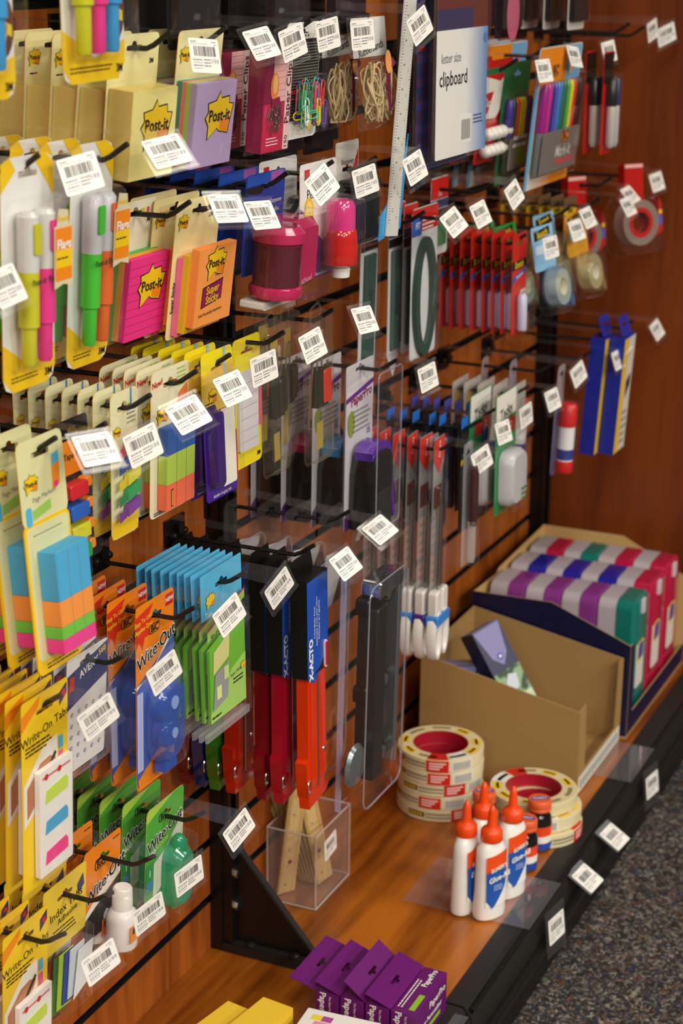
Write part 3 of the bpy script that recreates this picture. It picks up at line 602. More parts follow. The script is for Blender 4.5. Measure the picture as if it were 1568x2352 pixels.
def bic_head(m, w, top, b):
    m.flat([(-w/2 + .004, top - .002), (w*.15, top - .002), (w*.15, -.034), (-w/2 + .004, -.034)][::-1], .0003, col('#EC8A10')); bic(m, -.018, -.016, .024, .0006)
    m.flat([(w*.15, top - .002), (w/2 - .003, top - .002), (w/2 - .003, -.034), (w*.15, -.034)][::-1], .0003, col('#6FB0E0')); m.disc(w * .32, -.010, .008, .0005, col('#E07AA0')); m.disc(w*.26, -.018, .006, .0006, col('#D8D060'))
    m.rect(-w/2, -w/2 + .010, b, -.03, .0005, col('#5CB0E4', .35)); m.flat([(-w/2, b), (w/2, b), (w/2, b + .024), (-w/2, b + .022)], .0003, grade('#EDE6DA', '#F08C10', 'x', -w*.35, w*.1))
def red_pen_card():
    e = empty('red_marker_card', None, None); m = MB(); card(m, .050, .014, -.128, RED, .004); m.rect(-.024, .024, -.030, .012, .0003, BLACK); m.build('backing_card', e)
    for i, c in enumerate(('#14141A', '#20305A')): m = MB(); m.lathe([(.004, 0), (.0068, .006), (.0068, .056), (.0062, .058)], (-.009 + i * .018, -.118, .009), col('#B8B4B0', .3), n=14); m.lathe([(.0072, .058), (.0075, .062), (.0072, .092), (.005, .096)], (-.009 + i * .018, -.118, .009), col(c, .25), n=14); m.build('marker', e)
    clearbox(e, -.020, .020, -.122, -.014, .0004, .018, .006); return e
def page_markers():
    e = empty('page_marker_pack', None, None); m = MB(); w = .066; X = w/2; Cc = col('#DAD8A4', .5)
    card(m, w, .014, -.056, Cc, .006, edge=YEL); postit(m, -.017, -.022, .018, .0004); m.text('Page Markers', 0, -.035, .0062, .0004, GREY, 0, 4); m.prism(rr(-.028, -.020, -.056, -.040, .003), .0002, .0006, col('#4FB4E0')); m.flat([(-.018, -.052), (.008, -.048), (.008, -.040), (-.018, -.044)], .0004, col('#9CC858'))
    m.flat([(.013, -.034), (.024, -.031), (.025, -.004), (.015, -.006)], .0004, ORG); m.flat([(.0145, -.014), (.0245, -.012), (.025, -.003), (.0155, -.005)], .0005, col('#4FB4E0')); m.disc(.018, -.030, .003, .0006, col('#E8388C')); m.build('header_card', e)
    m = MB(); m.prism(rr(-X, X, -.182, -.054, .007), -.001, .0004, YEL); m.prism(rr(-X + .003, X - .003, -.170, -.057, .005), .0004, .0007, Cc); lines(m, -.022, .024, -.064, 1, .002, .001, .0009, GREY); lines(m, -.02, .03, -.174, 2, .003, .0014, .0006, INK); m.build('backing_card', e)
    for h, a, b in (('#45A8D8', -.120, -.078), ('#F0943C', -.142, -.120), ('#6CC03C', -.1525, -.142), ('#E83A8E', -.165, -.1525)):
        m = MB(); m.rbox(-.019, .030, a + .0003, b, .0012, .018, .0006, stripes(h, h, 300)); m.rect(-.018, .0295, a + .0008, b - .0005, .0182, col(h, .6))
        for i in range(1, 3): m.rect(-.018 + i * .016, -.0176 + i * .016, a, b, .0184, col('#88909A'))
        m.build('marker_pad', e)
    clearbox(e, -.024, .0325, -.174, -.070, .0006, .021, .004); return e
def dispenser_card():
    e = empty('tape_flag_card', None, None); m = MB(); w = .056; card(m, w, .014, -.108, col('#141214', .35), .004); m.rect(-w/2, w/2, -.034, -.004, .0003, ORG); m.text('Tape-Flags', .004, -.018, .008, .0006, INK, .01); m.build('backing_card', e)
    for i, c in enumerate(('#D8202C', '#2A62C8', '#E0DC28', '#2C9A48')):
        m = MB(); y = -.046 - i * .0185; m.rbox(-.022, .006, y - .006, y + .007, .001, .012, .002, col(c, .25)); m.rbox(.006, .015, y - .001, y + .008, .001, .010, .002, ORG); m.build('flag_dispenser', e)
        clearbox(e, -.024, .024, y - .0078, y + .0095, .0004, .0135, .007, name='blister_pocket')
    return e
def arrow_flags():
    e = empty('page_flag_pack', None, None); m = MB(); w = .046; card(m, w, .016, -.118, col('#E4E0B4', .5), .006, edge=YEL); m.rect(-w/2 + .001, w/2 - .001, -.118 + .001, -.100, .0003, YEL); m.rect(.010, .0125, -.002, .016, .0004, col('#3A80C8')); postit(m, -.013, -.020, .012, .0004); lines(m, .004, .02, -.006, 3, .004, .0014, .0004, GREY); m.build('backing_card', e)
    for i, (a, b) in enumerate((('#C83A50', '#D84A80'), ('#3C5A9C', '#3C5AB0'), ('#D8C82C', '#E0D840'), ('#2E8A50', '#3CA860'), ('#7A3C98', '#8A48A8'))):
        y = -.032 - i * .0145; m = MB(); m.flat([(-.018, y - .012), (-.006, y - .009), (-.006, y), (-.018, y - .003)], .0055, col(a)); m.prism([(-.003, y - .009), (.018, y - .004), (.018, y + .006), (-.003, y + .001)], .001, .0062, col(b, .5)); m.build('flag_pad', e)
    clearbox(e, -.021, .021, -.104, -.026, .0004, .009, .004); return e
def new_flags():
    e = empty('page_flag_pack', None, None); m = MB(); w = .070; card(m, w, .016, -.124, col('#E8E2BE', .5), .006, edge=YEL); m.text('New!', -.024, .004, .0085, .0004, RED, .02, 6); postit(m, -.014, -.027, .020, .0004); lines(m, .012, .03, .012, 5, .004, .0016, .0004, col('#9CC858')); m.flat([(.010, -.030), (.032, -.022), (.032, -.004), (.016, -.012)], .0004, col('#F07A48')); lines(m, -.028, .03, -.119, 2, .002, .001, .0004, INK); m.build('backing_card', e)
    for h, a, b in (('#2E5AA8', -.064, -.038), ('#B4D04C', -.092, -.064), ('#F4704C', -.117, -.092)):
        m = MB(); m.rbox(-.022, .031, a + .0002, b, .001, .010, .0006, stripes(h, h, 300)); m.rect(-.0218, .0308, a + .0004, b - .0003, .0102, col(h, .6))
        for i in (1, 2): m.rect(-.022 + i * .018, -.0217 + i * .018, a, b, .0104, INK)
        if a < -.1: m.rect(-.014, -.010, a + .003, b - .005, .0106, INK); m.rect(-.0135, -.0105, a + .004, b - .006, .0108, ORG)
        m.build('flag_pad', e)
    clearbox(e, -.026, .033, -.119, -.034, .0005, .0125, .004); return e
def purple_tabs():
    e = empty('filing_tab_pack', None, None); m = MB(); w = .062; Pp = col('#4A1E9C', .35); Y1 = col('#F0DC1C', .4)
    card(m, w, .018, -.040, Y1, .005); m.flat([(-w/2, -.002), (w/2, .004), (w/2, -.04), (-w/2, -.04)][::-1], .0003, col('#E8C04A')); postit(m, -.012, -.024, .016, .0005); lines(m, -.028, -.006, -.030, 3, .003, .0012, .0005, INK); m.rect(.012, .017, -.012, .018, .0004, col('#9CC0DC')); m.build('header_card', e)
    m = MB(); m.prism([(-w/2, -.122), (-w/2 + .003, -.126), (w/2 - .003, -.126), (w/2, -.122), (w/2, -.045), (-.01, -.036), (-w/2, -.055)], -.0006, .0002, Pp); m.text('durable hanging tabs', 0, -.122, .0045, .0005, WHITE, .01); m.build('backing_card', e)
    m = MB(); m.prism(rr(-.008, .020, -.114, -.038, .002), .0055, .0062, col('#EEE9DC', .4)); m.build('white_tab_sheet', e)
    for i, c in enumerate(('#C8202C', '#D8C82C', '#2C9A48', '#2A62C8')): m = MB(); m.prism(rr(.018 + i * .001, .0245 + i * .0012, -.112 + i * .004, -.064 + i * .012, .001), .0045 - i * .001, .0052 - i * .001, col(c, .4)); m.build('colour_tab', e)
    m = MB(); m.blister(-.026, -.008, -.112, -.036, .0003, .012, tinted('#3A1878'), .006); m.build('tinted_blister', e); clearbox(e, -.026, .028, -.118, -.032, .0003, .0130, .004); return e
def lined_card():
    e = empty('lined_filing_pack', None, None); m = MB(); w = .060; card(m, w, .016, -.118, col('#F0DC1C', .4), .006); m.prism(rr(-w/2 + .006, w/2 - .012, -.100, -.018, .003), .0002, .003, col('#DAD8DC')); 
    for i in range(6): m.rect(-w/2 + .008, w/2 - .014, -.03 - i * .012, -.0305 - i * .012, .0033, col('#C890A0'))
    m.prism(rr(w/2 - .012, w/2 - .004, -.080, -.022, .002), .0002, .003, col('#D86070')); m.text('3M', w/2 - .008, -.110, .006, .0005, INK, .03); m.rect(-w/2 + .002, w/2 - .002, -.016, .0, .0004, col('#F4E23C')); m.build('backing_card', e); clearbox(e, -w/2 + .003, w/2 - .003, -.104, -.014, .0004, .005, .004); return e
def clear_tab_pack(c='#D8331C'):
    e = empty('binder_clip_pack', None, None); m = MB(); Q = clear('#F4ECD0', a=.04, rough=.08); w = .052
    m.blister(-w/2, w/2, -.150, .010, 0, .012, Q, .010); m.tube([(-.012, .0, .001), (-.012, .016, .001), (.0, .022, .004), (.012, .016, .001), (.012, 0, .001)], .0014, Q, 6); m.build('clear_blister', e)
    m = MB(); m.prism([(-.012, -.09), (.014, -.09), (.018, -.050), (-.006, -.046)], .001, .009, BLACK); m.tube([(-.006, -.05, .005), (-.004, -.024, .006), (.004, -.022, .006), (.006, -.05, .005)], .001, STEEL, 6); m.build('binder_clip', e)
    m = MB(); m.rbox(.002, .022, -.088, -.050, .001, .010, .004, col(c, .25, coat=.4)); m.build('coloured_clip', e); m = MB(); m.rect(.0, .02, -.04, -.01, .0006, col('#B89A30')); m.rect(.002, .018, -.14, -.11, .0006, col('#A8903A')); m.build('paper_insert', e); return e
def stapler_pack(c='#5A1E98'):
    e = empty('stapler_pack', None, None); m = MB(); w = .078; X = w/2; b = -.190; card(m, w, .008, b, col('#CFCAD2', .4), .003)
    m.flat([(-X, -.018), (X, -.006), (X, -.050), (-X, -.050)][::-1], .0003, col('#DAD4DC')); m.flat([(-X, -.030), (X, -.018), (X, -.024), (-X, -.036)][::-1], .0005, col('#6A2890')); m.text('PaperPro', .004, -.034, .016, .0006, col('#8A1A58'), .03, 6); lines(m, -.02, .034, -.048, 5, .006, .0022, .0006, GREY); m.text('15', .026, -.080, .011, .0006, col('#6A2890'), .02); m.disc(-.024, -.062, .010, .0006, col('#8A9A3C'), ry=.016)
    m.flat([(-X, b), (-X + .014, b), (-X + .014, b + .026), (-X, b + .018)], .0005, col('#4A1660')); m.build('backing_card', e)
    m = MB(); prof = [(-.030, -.188), (.020, -.188), (.024, -.150), (.027, -.120), (.025, -.104), (.018, -.096), (-.008, -.094), (-.022, -.100), (-.028, -.120)]
    R = lambda k, z: [(x * k - (1 - k) * .002, (y + .14) * k - .14, z) for x, y in prof]
    m.loft([R(.97, .002), R(1, .005), R(1, .029), R(.94, .034)][::1], col('#0D0C0C', .22, coat=.6)); m.build('stapler_body', e)
    m = MB(); pr2 = [(-.024, -.104), (-.026, -.094), (-.014, -.086), (.010, -.085), (.026, -.090), (.034, -.108), (.040, -.150), (.046, -.186), (.040, -.188), (.032, -.150), (.028, -.118), (.022, -.100)]
    m.loft([[(x, y, z) for x, y in pr2] for z in (.006, .029)], tinted(c)); m.build('stapler_lever', e)
    m = MB(); m.rbox(-.026, .020, -.188, -.142, .0335, .0352, .004, col('#141313', .75)); m.build('rubber_grip', e)
    m = MB(); EG = clear('#B8B8C8', a=.35); m.tube([(x, y, .0385) for x, y in rr(-X + .004, X - .004, b + .003, .003, .006)], .0009, EG, 5, closed=True); m.build('rim_highlight', e); clearbox(e, -X + .003, X - .003, b + .002, .004, .0004, .0385, .006, ee=.004); return e  # pale tube round the box stands in for the highlight on its edge
def scissors(c='#3A86D8'):
    e = empty('scissors_pack', None, None); m = MB(); card(m, .040, .014, -.235, clear(a=.16), .003); m.flat([(-.020, .013), (.020, .013), (.020, -.010), (0, -.034), (-.020, -.014)][::-1], .0005, col('#D83020', .3)); m.text('Fiskars', 0, -.002, .008, .0008, WHITE, .02, 90); m.flat([(-.016, -.05), (.012, -.05), (.012, -.08), (-.016, -.08)], .0005, col('#5A2018')); lines(m, -.014, .014, -.09, 9, .012, .004, .0005, GREY); m.build('backing_card', e)
    m = MB(); m.prism([(-.003, -.06), (.002, -.06), (.007, -.20), (-.008, -.20)][::-1], .001, .004, STEEL); m.prism([(-.001, -.075), (.004, -.075), (.009, -.20), (-.004, -.20)][::-1], .0045, .0065, STEEL); m.build('blades', e)
    def loop(cx, k, name, M):
        m = MB(); rings = []
        for i in range(28):
            t = 2 * PI * i / 28; nx, ny = math.cos(t), math.sin(t); rings.append([(cx + (.0105 + o) * nx, -.252 + (.028 + o * 1.1) * ny, z) for o, z in ((-.003, .0), (-.0035, .007), (0, .012), (.004, .012), (.0065, .007), (.006, .0), (.002, -.002))])
        m.loft(rings, M, closed=True); return m
    m = loop(-.0125, 1, 'h', col('#E6E1DC', .35)); m.rbox(-.022, -.002, -.226, -.190, -.001, .011, .005, col('#E6E1DC', .35)); m.build('handle', e)
    m = loop(.0125, 1, 'h', col('#E6E1DC', .35)); m.rbox(.002, .022, -.226, -.190, -.001, .011, .005, col('#E6E1DC', .35)); m.build('handle', e)
    m = MB(); m.rbox(-.0245, .0245, -.238, -.222, -.003, .0135, .004, col(c, .3)); m.build('colour_band', e)
    m = MB(); m.loft([[(cx, y, z) for cx, z in ((.0235, -.001), (.0265, -.001), (.0265, .009), (.0235, .009))] for y in (-.238, -.255, -.27, -.28)], col(c, .3)); m.build('side_stripe', e)
    m = MB(); m.blister(-.019, .019, -.215, -.045, .0004, .009, BLIS, .004); m.build('clear_blister', e); return e
def slim_pen(c='#16100F', w=.03):
    e = empty('pen_pack', None, None); m = MB(); card(m, w, .014, -.150, clear(a=.15), .003); m.build('backing_card', e)
    m = MB(); m.lathe([(.004, 0), (.0055, .006), (.0055, .050)], (0, -.145, .008), clear('#D8D8D8', a=.3), n=14); m.lathe([(.006, .050), (.0064, .052), (.0062, .056)], (0, -.145, .008), STEEL, n=14); m.lathe([(.0066, .056), (.0072, .065), (.007, .120), (.0045, .130)], (0, -.145, .008), col(c, .25, coat=.4), n=14); m.build('pen', e); clearbox(e, -w*.42, w*.42, -.148, -.010, .0004, .017, .006); return e
def blue_pen(w=.026, c='#2474D8'):
    e = empty('ball_pen_pack', None, None); m = MB(); card(m, w, .016, -.140, col('#15161C', .35), .003); m.rect(-w*.48, w*.48, .001, .0155, .0003, col(c, .3)); m.text('Pens', 0, -.030, .010, .0006, WHITE, .02, 90); m.flat([(-w*.4, -.05), (w*.4, -.045), (w*.4, -.038), (-w*.4, -.043)], .0005, YEL); m.build('backing_card', e)
    m = MB(); m.lathe([(.003, 0), (.0045, .006), (.0045, .09), (.0052, .092), (.0052, .118), (.003, .122)], (0, -.138, .0062), col('#1E2A4A', .25), n=12); m.build('pen', e); clearbox(e, -w*.4, w*.4, -.139, -.012, .0004, .0125, .004); return e
def green_clip_card():
    e = empty('correction_tape_pack', None, None); m = MB(); w = .082; card(m, w, .016, -.150, col('#1E8A50', .35), .004); m.rect(-w/2 + .002, w/2 - .002, -.020, .015, .0003, col('#E8E4DC')); m.text('Tacky', 0, -.012, .020, .0006, INK, .02, 6); m.rect(-.02, w/2 - .004, -.044, -.024, .0004, RED); m.text('2', .02, -.034, .013, .0007, WHITE, .02); m.build('backing_card', e)
    m = MB(); m.loft([[(x * k, -.100 + y * k, z) for x, y in rr(-.030, .032, -.040, .036, .016)] for k, z in ((1, .001), (1, .014), (.86, .022))], col('#C6C4C8', .3)); m.build('dispenser', e); clearbox(e, -.036, .037, -.146, -.056, .0004, .025, .014, ee=.006); m = MB(); lines(m, .006, .03, -.118, 3, .007, .004, .0226, col('#2E8A50')); m.build('printed_mark', e); return e
def dot_card():
    e = empty('label_dot_card', None, None); m = MB(); card(m, .066, .016, -.060, clear('#E8E4DC', a=.6), .003); m.disc(-.014, -.008, .008, .0004, YEL); m.rect(-.006, .03, -.05, .010, .0003, col('#B8B4AC')); lines(m, 0, .028, .004, 6, .006, .002, .0005, GREY); m.build('backing_card', e); clearbox(e, -.028, .03, -.056, -.012, .0004, .006, .003); return e
def glue_stick():
    e = empty('glue_stick_pack', None, None); m = MB(); card(m, .034, .030, -.136, clear('#E6E6EE', a=.3), .008, hy=.016); m.flat([(-.016, -.135), (-.008, -.135), (-.004, -.02), (-.014, -.02)], .0004, col('#3A4A9C')); m.build('backing_card', e)
    m = MB(); m.lathe([(.0125, 0), (.013, .001), (.013, .016), (.0125, .018)], (.002, -.130, .014), RED, n=20); m.build('turning_base', e); m = MB(); m.lathe([(.012, .018), (.012, .070)], (.002, -.130, .014), col('#E6E4E8', .3), n=20); m.lathe([(.01215, .020), (.01215, .036)], (.002, -.130, .014), col('#2A3A8C', .3), n=20, caps=(0, 0)); m.build('tube', e)
    m = MB(); m.lathe([(.0128, .070), (.0132, .072), (.0128, .100), (.010, .104)], (.002, -.130, .014), RED, n=20); m.build('red_cap', e); clearbox(e, -.0125, .017, -.132, -.020, .0004, .029, .010); return e
def blue_box():
    e = empty('tall_blue_box', None, None); m = MB(); Bb = col('#1C2C9C', .35); m.box(-.030, .030, -.206, -.018, -.012, .012, Bb); m.rect(-.0295, .0295, -.205, -.019, .0123, col('#DCD6CC', .4)); m.rect(-.0295, -.010, -.205, -.019, .0125, YEL); m.rect(-.010, -.007, -.205, -.019, .0125, ORG); m.flat([(0, -.12), (.022, -.10), (.022, -.08), (0, -.09)], .0126, INK); lines(m, -.004, .026, -.14, 5, .012, .005, .0126, GREY); m.build('carton', e); m = MB(); card(m, .05, .014, -.018, Bb, .006); m.xf(Matrix.Rotation(-.35, 4, 'X')); m.build('hang_tab', e); return e
def long_blister(kind=0):
    e = empty('trimmer_blister_pack', None, None); m = MB(); W = .135; top, b = .022, -.315
    card(m, W * .55, .014, -.05, CLR, .01); m.build('clear_hang_tab', e)
    if kind == 0:
        m = MB(); m.rbox(-.026, .002, b + .03, -.075, .006, .030, .004, col('#171616', .4)); m.build('black_handle', e)
        m = MB(); m.rbox(.034, .043, b + .030, -.045, .016, .030, .003, col('#8C9096', .25, .8)); m.build('steel_rail', e)
        for y in (-.075, -.180, b + .045): m = MB(); m.rbox(-.030, .036, y - .010, y + .010, .004, .020, .004, BLACK); m.lathe([(.008, 0), (.007, .004), (.001, .006)], (.020, y + .004, .020), STEEL, 'z', 14); m.build('cross_bar', e)
        m = MB(); m.rbox(-.022, .046, -.066, -.044, .008, .030, .006, col('#C8CCD2', .12, 1.0)); m.build('chrome_head', e)
        m = MB(); m.lathe([(.0005, -.006), (.022, -.004), (.026, 0), (.022, .004), (.0005, .006)], (-.052, b + .060, .018), col('#8A949A', .2, .7), 'z', 24); m.build('round_foot', e)
        m = MB(); m.prism(rr(-.060, -.054, b, -.03, .002), -.001, .004, clear('#C8C8E8', a=.3)); m.build('folded_edge', e)
    else: m = MB(); m.flat([(-.05, -.10), (.03, -.10), (.04, -.045), (-.02, -.035)], .004, col('#B8B2B4', .4)); m.flat([(.0, -.10), (.06, -.10), (.045, -.045)], .0045, col('#5A2A34', .3)); m.build('paper_insert', e)
    m = MB(); EG = clear('#B8B8C8', a=.35); m.tube([(x, y, .034 if kind == 0 else .007) for x, y in rr(-.060, .048, b + .008, -.040, .014)], .0010, EG, 5, closed=True); m.build('edge_highlight', e); m = MB(); m.blister(-.062, .050, b + .006, -.038, -.001, .038 if kind == 0 else .008, BLIS, .014, .006); m.build('clear_blister', e); return e  # pale outline tube is a painted glint along the blister edge
def hole_punch(c='#D83210'):
    e = empty('binder_punch_pack', None, None); T = tinted(c); m = MB()
    m.box(-.030, .024, -.118, -.006, 0, .018, col('#111010', .35)); m.prism([(-.030, -.006), (.024, -.006), (.018, .014), (-.024, .014)], 0, .0008, BLACK)
    m.prism([(-.030, -.118), (-.012, -.128), (.004, -.118)], 0, .018, col('#1B4FB8', .3))
    m.flat([(-.029, -.120), (.001, -.114), (.023, -.094), (.023, -.008), (-.029, -.008)], .0184, col('#1B4FB8', .3)); m.text('X-ACTO', -.020, -.098, .0125, .0187, WHITE, .05, 90)
    for i, s in enumerate(('3 Hole Binder Punch', 'Perforateur à trois pour reliure', 'Perforador de 3 agujeros')): m.text(s, -.011 + i * .0055, -.058, .0044, .0187, WHITE, .01, 90)
    m.prism(rr(.011, .018, -.118, -.086, .0035), .0186, .0202, col('#E8C8CC')); m.prism(rr(.0125, .0165, -.116, -.088, .002), .0202, .021, col('#B01C30')); m.build('card_sleeve', e)
    m = MB(); m.prism([(-.026, -.258), (-.018, -.270), (.012, -.262), (.022, -.240), (.022, -.118), (-.024, -.118), (-.024, -.215), (-.030, -.218)], .002, .0155, T); m.prism([(-.020, -.250), (.016, -.245), (.016, -.120), (-.020, -.120)], .0155, .0175, T); m.prism([(-.022, -.276), (.024, -.270), (.030, -.262), (.020, -.262), (.020, -.256), (-.024, -.262)], .003, .015, T); m.build('punch_tray', e)
    m = MB(); m.tube([(-.004, -.254, .0182), (-.004, -.122, .0182)], .0009, STEEL, 6); m.lathe([(.003, 0), (.0025, .0012), (.0005, .0016)], (.012, -.215, .0175), STEEL, 'z', 12); m.build('metal_bar', e)
    m = MB(); m.tube([(-.024 + .004 * math.cos(t), -.248 + .008 * math.sin(t), .0165) for t in [i * PI / 6 for i in range(12)]], .0007, STEEL, 5, closed=True); m.build('wire_ring', e); return e
def header_bag():
    e = empty('tabbed_note_bag', None, None); m = MB(); w = .086; Bl = col('#58B4DE', .4)
    card(m, w, .018, -.030, Bl, .0015); postit(m, -.024, -.012, .018, .0004, ''); m.text('Tabs', -.028, -.026, .008, .0004, WHITE); m.build('header_card', e)
    m = MB(); G = col('#6CB82C', .45); m.prism([(-.036, -.140), (.040, -.140), (.040, -.040), (.0, -.052), (-.036, -.062)][::-1], .001, .004, G); m.prism([(-.036, -.140), (.040, -.140), (.040, -.088), (.012, -.096), (-.036, -.130)][::-1], .004, .0043, col('#A8D468', .45)); m.text('Super Stickies', .020, -.102, .005, .0048, INK, .0, 5); lines(m, .012, .034, -.108, 2, .004, .0016, .0048, INK)
    m.flat([(-.030, -.090), (.004, -.080), (.006, -.054), (-.028, -.066)][::-1], .0045, col('#D8D48A')); m.flat([(-.032, -.128), (.000, -.122), (.004, -.084), (-.026, -.090)][::-1], .0048, col('#9A9C9E')); m.rect(-.008, .002, -.102, -.088, .0051, col('#CFE08A')); m.rect(-.024, -.014, -.118, -.104, .0051, col('#E6EC9A')); lines(m, -.034, -.010, -.134, 1, .003, .002, .0047, INK); postit(m, .034, -.100, .010, .0048, ''); m.build('note_insert', e)
    m = MB(); m.flat([(-.040, -.052), (.040, -.028), (.040, -.018), (-.040, -.040)][::-1], .0045, col('#A8C860', .45)); m.flat([(-.040, -.041), (.040, -.019), (.040, -.017), (-.040, -.038)][::-1], .0048, col('#B42C6C')); m.text('Sin portada', -.018, -.044, .0075, .005, INK, .0, 16, .3); m.build('index_strip', e)
    m = MB(); m.blister(-.045, .045, -.152, -.026, 0, .0085, BLIS, .002, .001); m.build('clear_bag', e)
    m = MB(); m.prism([(-.046, -.157), (.046, -.157), (.046, -.149), (-.046, -.149)], .002, .005, clear(a=.12)); m.build('zip_seal', e); return e
def witeout_orange():
    e = empty('correction_tape_pack', None, None); m = MB(); w = .072; X = w/2; top = .018; b = -.172; O = col('#EE8418', .4)
    card(m, w, top, b, O, .005); m.flat([(-X, top - .012), (X * .1, top), (-X, top)], .0002, O)
    m.flat([(-X, .008), (-.004, .014), (-.012, .004), (-.004, -.002), (-.014, -.008), (-.008, -.016), (-.020, -.016), (-.024, -.028), (-.030, -.018), (-X, -.024)][::-1], .0003, col('#D8301C')); m.text('Easy To Use!', -.022, .002, .0062, .0005, YEL, .02, 6); m.text('Applies Dry!', -.022, -.006, .0062, .0005, YEL, .02, 6); m.rect(.020, .034, .002, .014, .0004, RED); m.text('NEW!', .027, .008, .0058, .0006, WHITE, .03)
    bic(m, -.002, -.012, .016, .0004, O); m.text('Wite·Out', .0, -.033, .0185, .0006, WHITE, .055, 14, .15); m.text('Wite·Out', .0, -.033, .0185, .0009, INK, .012, 14, .15)
    m.flat([(X, -.022), (-X * .3, -.058), (-X, -.062), (-X, -.066), (X, -.028)], .0003, WHITE); m.flat([(-X, -.062), (X * .5, -.04), (X, -.02), (X, -.13), (-X + .002, b + .004), (-X, b + .01)], .0002, col('#4A5EB4', .3)); m.rect(-X + .001, -X + .012, b + .02, -.070, .0004, col('#B4BCE0', .3)); m.flat([(X, -.125), (X, b + .006), (-X + .004, b), (-X + .002, b + .012)], .0004, O); m.text('Correction', .016, -.154, .007, .0007, INK, .0, 24); m.build('backing_card', e)
    for y, r in ((-.088, .020), (-.120, .016)):
        m = MB(); m.lathe([(r * .35, .002), (r, .002), (r * 1.02, .012), (r * .8, .018), (r * .35, .019)], (.004, y, 0), tinted('#2C5AC0'), 'z', 24, caps=(0, 0)); m.lathe([(r * .34, .001), (r * .34, .020)], (.004, y, 0), col('#8AA4E0', .3), 'z', 16, caps=(0, 1)); m.build('tape_spool', e)
    m = MB(); m.loft([[(.004 + x * k, -.108 + y * k, z) for x, y in rr(-.024, .024, -.042, .044, .020)] for k, z in ((1, .001), (1.02, .012), (.9, .019))], clear('#4A78D8', a=.35), caps=(0, 1)); m.prism([(-.01, -.158), (.014, -.158), (.012, -.146), (-.008, -.146)], .004, .016, col('#2850B0', .25)); m.build('dispenser_shell', e)
    clearbox(e, -.028, .030, -.156, -.060, .0004, .0235, .010, ee=.006); return e
def witeout_green():
    e = empty('correction_tape_pack', None, None); m = MB(); w = .074; X = w/2; top = .018; b = -.110; Gn = col('#4FA83A', .4)
    card(m, w, top, b, Gn, .005, edge=col('#A8D04A')); m.flat([(-X, .004), (X*.4, top), (-X + .004, top), (-X, top - .004)], .0002, col('#A8D04A')); bic(m, -.004, .000, .015, .0004, Gn); m.text('Wite·Out', -.002, -.018, .0175, .0006, WHITE, .055, 12, .15); m.text('Wite·Out', -.002, -.018, .0175, .0009, INK, .012, 12, .15); m.text('eco', -.026, -.032, .010, .0006, WHITE, .03, 8); m.text('lutions', -.006, -.028, .009, .0006, col('#C8E06A'), .01, 8)
    m.flat([(X, -.012), (X, -.062), (-X + .016, b + .024), (-X + .016, -.046), (.0, -.040)][::-1], .0003, col('#D6DCC8')); m.rect(-X + .001, -X + .015, -.078, -.044, .0004, col('#3C9A5A')); m.text('1', -X + .008, -.054, .010, .0007, WHITE, .03); m.rect(-X + .001, -X + .014, -.072, -.062, .0006, col('#4F90C0')); m.text('3in1', .020, b + .008, .011, .0006, INK, .02, 6); m.build('backing_card', e)
    m = MB(); Tq = tinted('#1E9A68'); m.loft([[(.012 + x * k, -.072 + y * k, z) for x, y in rr(-.017, .017, -.036, .036, .014)] for k, z in ((1, .001), (1.0, .012), (.78, .020))], Tq); m.lathe([(.0085, 0), (.0085, .010), (.004, .016)], (.012, -.042, .010), Tq, n=16); m.text('BIC', .012, -.066, .009, .0205, INK, .02, 75); m.text('Wite-Out', .018, -.074, .008, .0205, INK, .02, 75); m.build('correction_dispenser', e)
    clearbox(e, -.012, .033, -.108, -.024, .0004, .0235, .010, ee=.006); return e
def witeout_bottle():
    e = empty('correction_fluid_pack', None, None); m = MB(); w = .066; X = w/2; top = .018; b = -.080; O = col('#EE8418', .4); card(m, w, top, b, O, .004); bic(m, -.004, -.004, .016, .0004, O); m.text('Wite·Out', .004, -.025, .0185, .0006, WHITE, .055, 16, .15); m.text('Wite·Out', .004, -.025, .0185, .0009, INK, .012, 16, .15)
    m.flat([(X, -.014), (X, -.030), (-X, -.056), (-X, -.050)][::-1], .0003, WHITE); m.flat([(X, -.032), (X, b), (-X, b), (-X, -.056)][::-1], .0003, col('#1A1A20', .3)); lines(m, .018, .031, .012, 1, .003, .0012, .0004, INK); m.build('backing_card', e)
    m = MB(); m.lathe([(.0145, 0), (.0155, .002), (.0155, .030), (.0145, .036), (.011, .040), (.0098, .041)], (.008, -.094, .018), col('#E6E0DE', .3), n=24); m.rect(-.002, .018, -.084, -.066, .0337, ORG); m.text('BIC', .008, -.072, .009, .0342, INK, .03); m.build('bottle', e)
    m = MB(); m.lathe([(.0098, .041), (.0102, .043), (.0094, .062), (.008, .064)], (.008, -.094, .018), col('#EDE9E4', .35), n=24); m.build('white_cap', e); clearbox(e, -.012, .028, -.096, -.026, .0004, .036, .008, ee=.008); return e
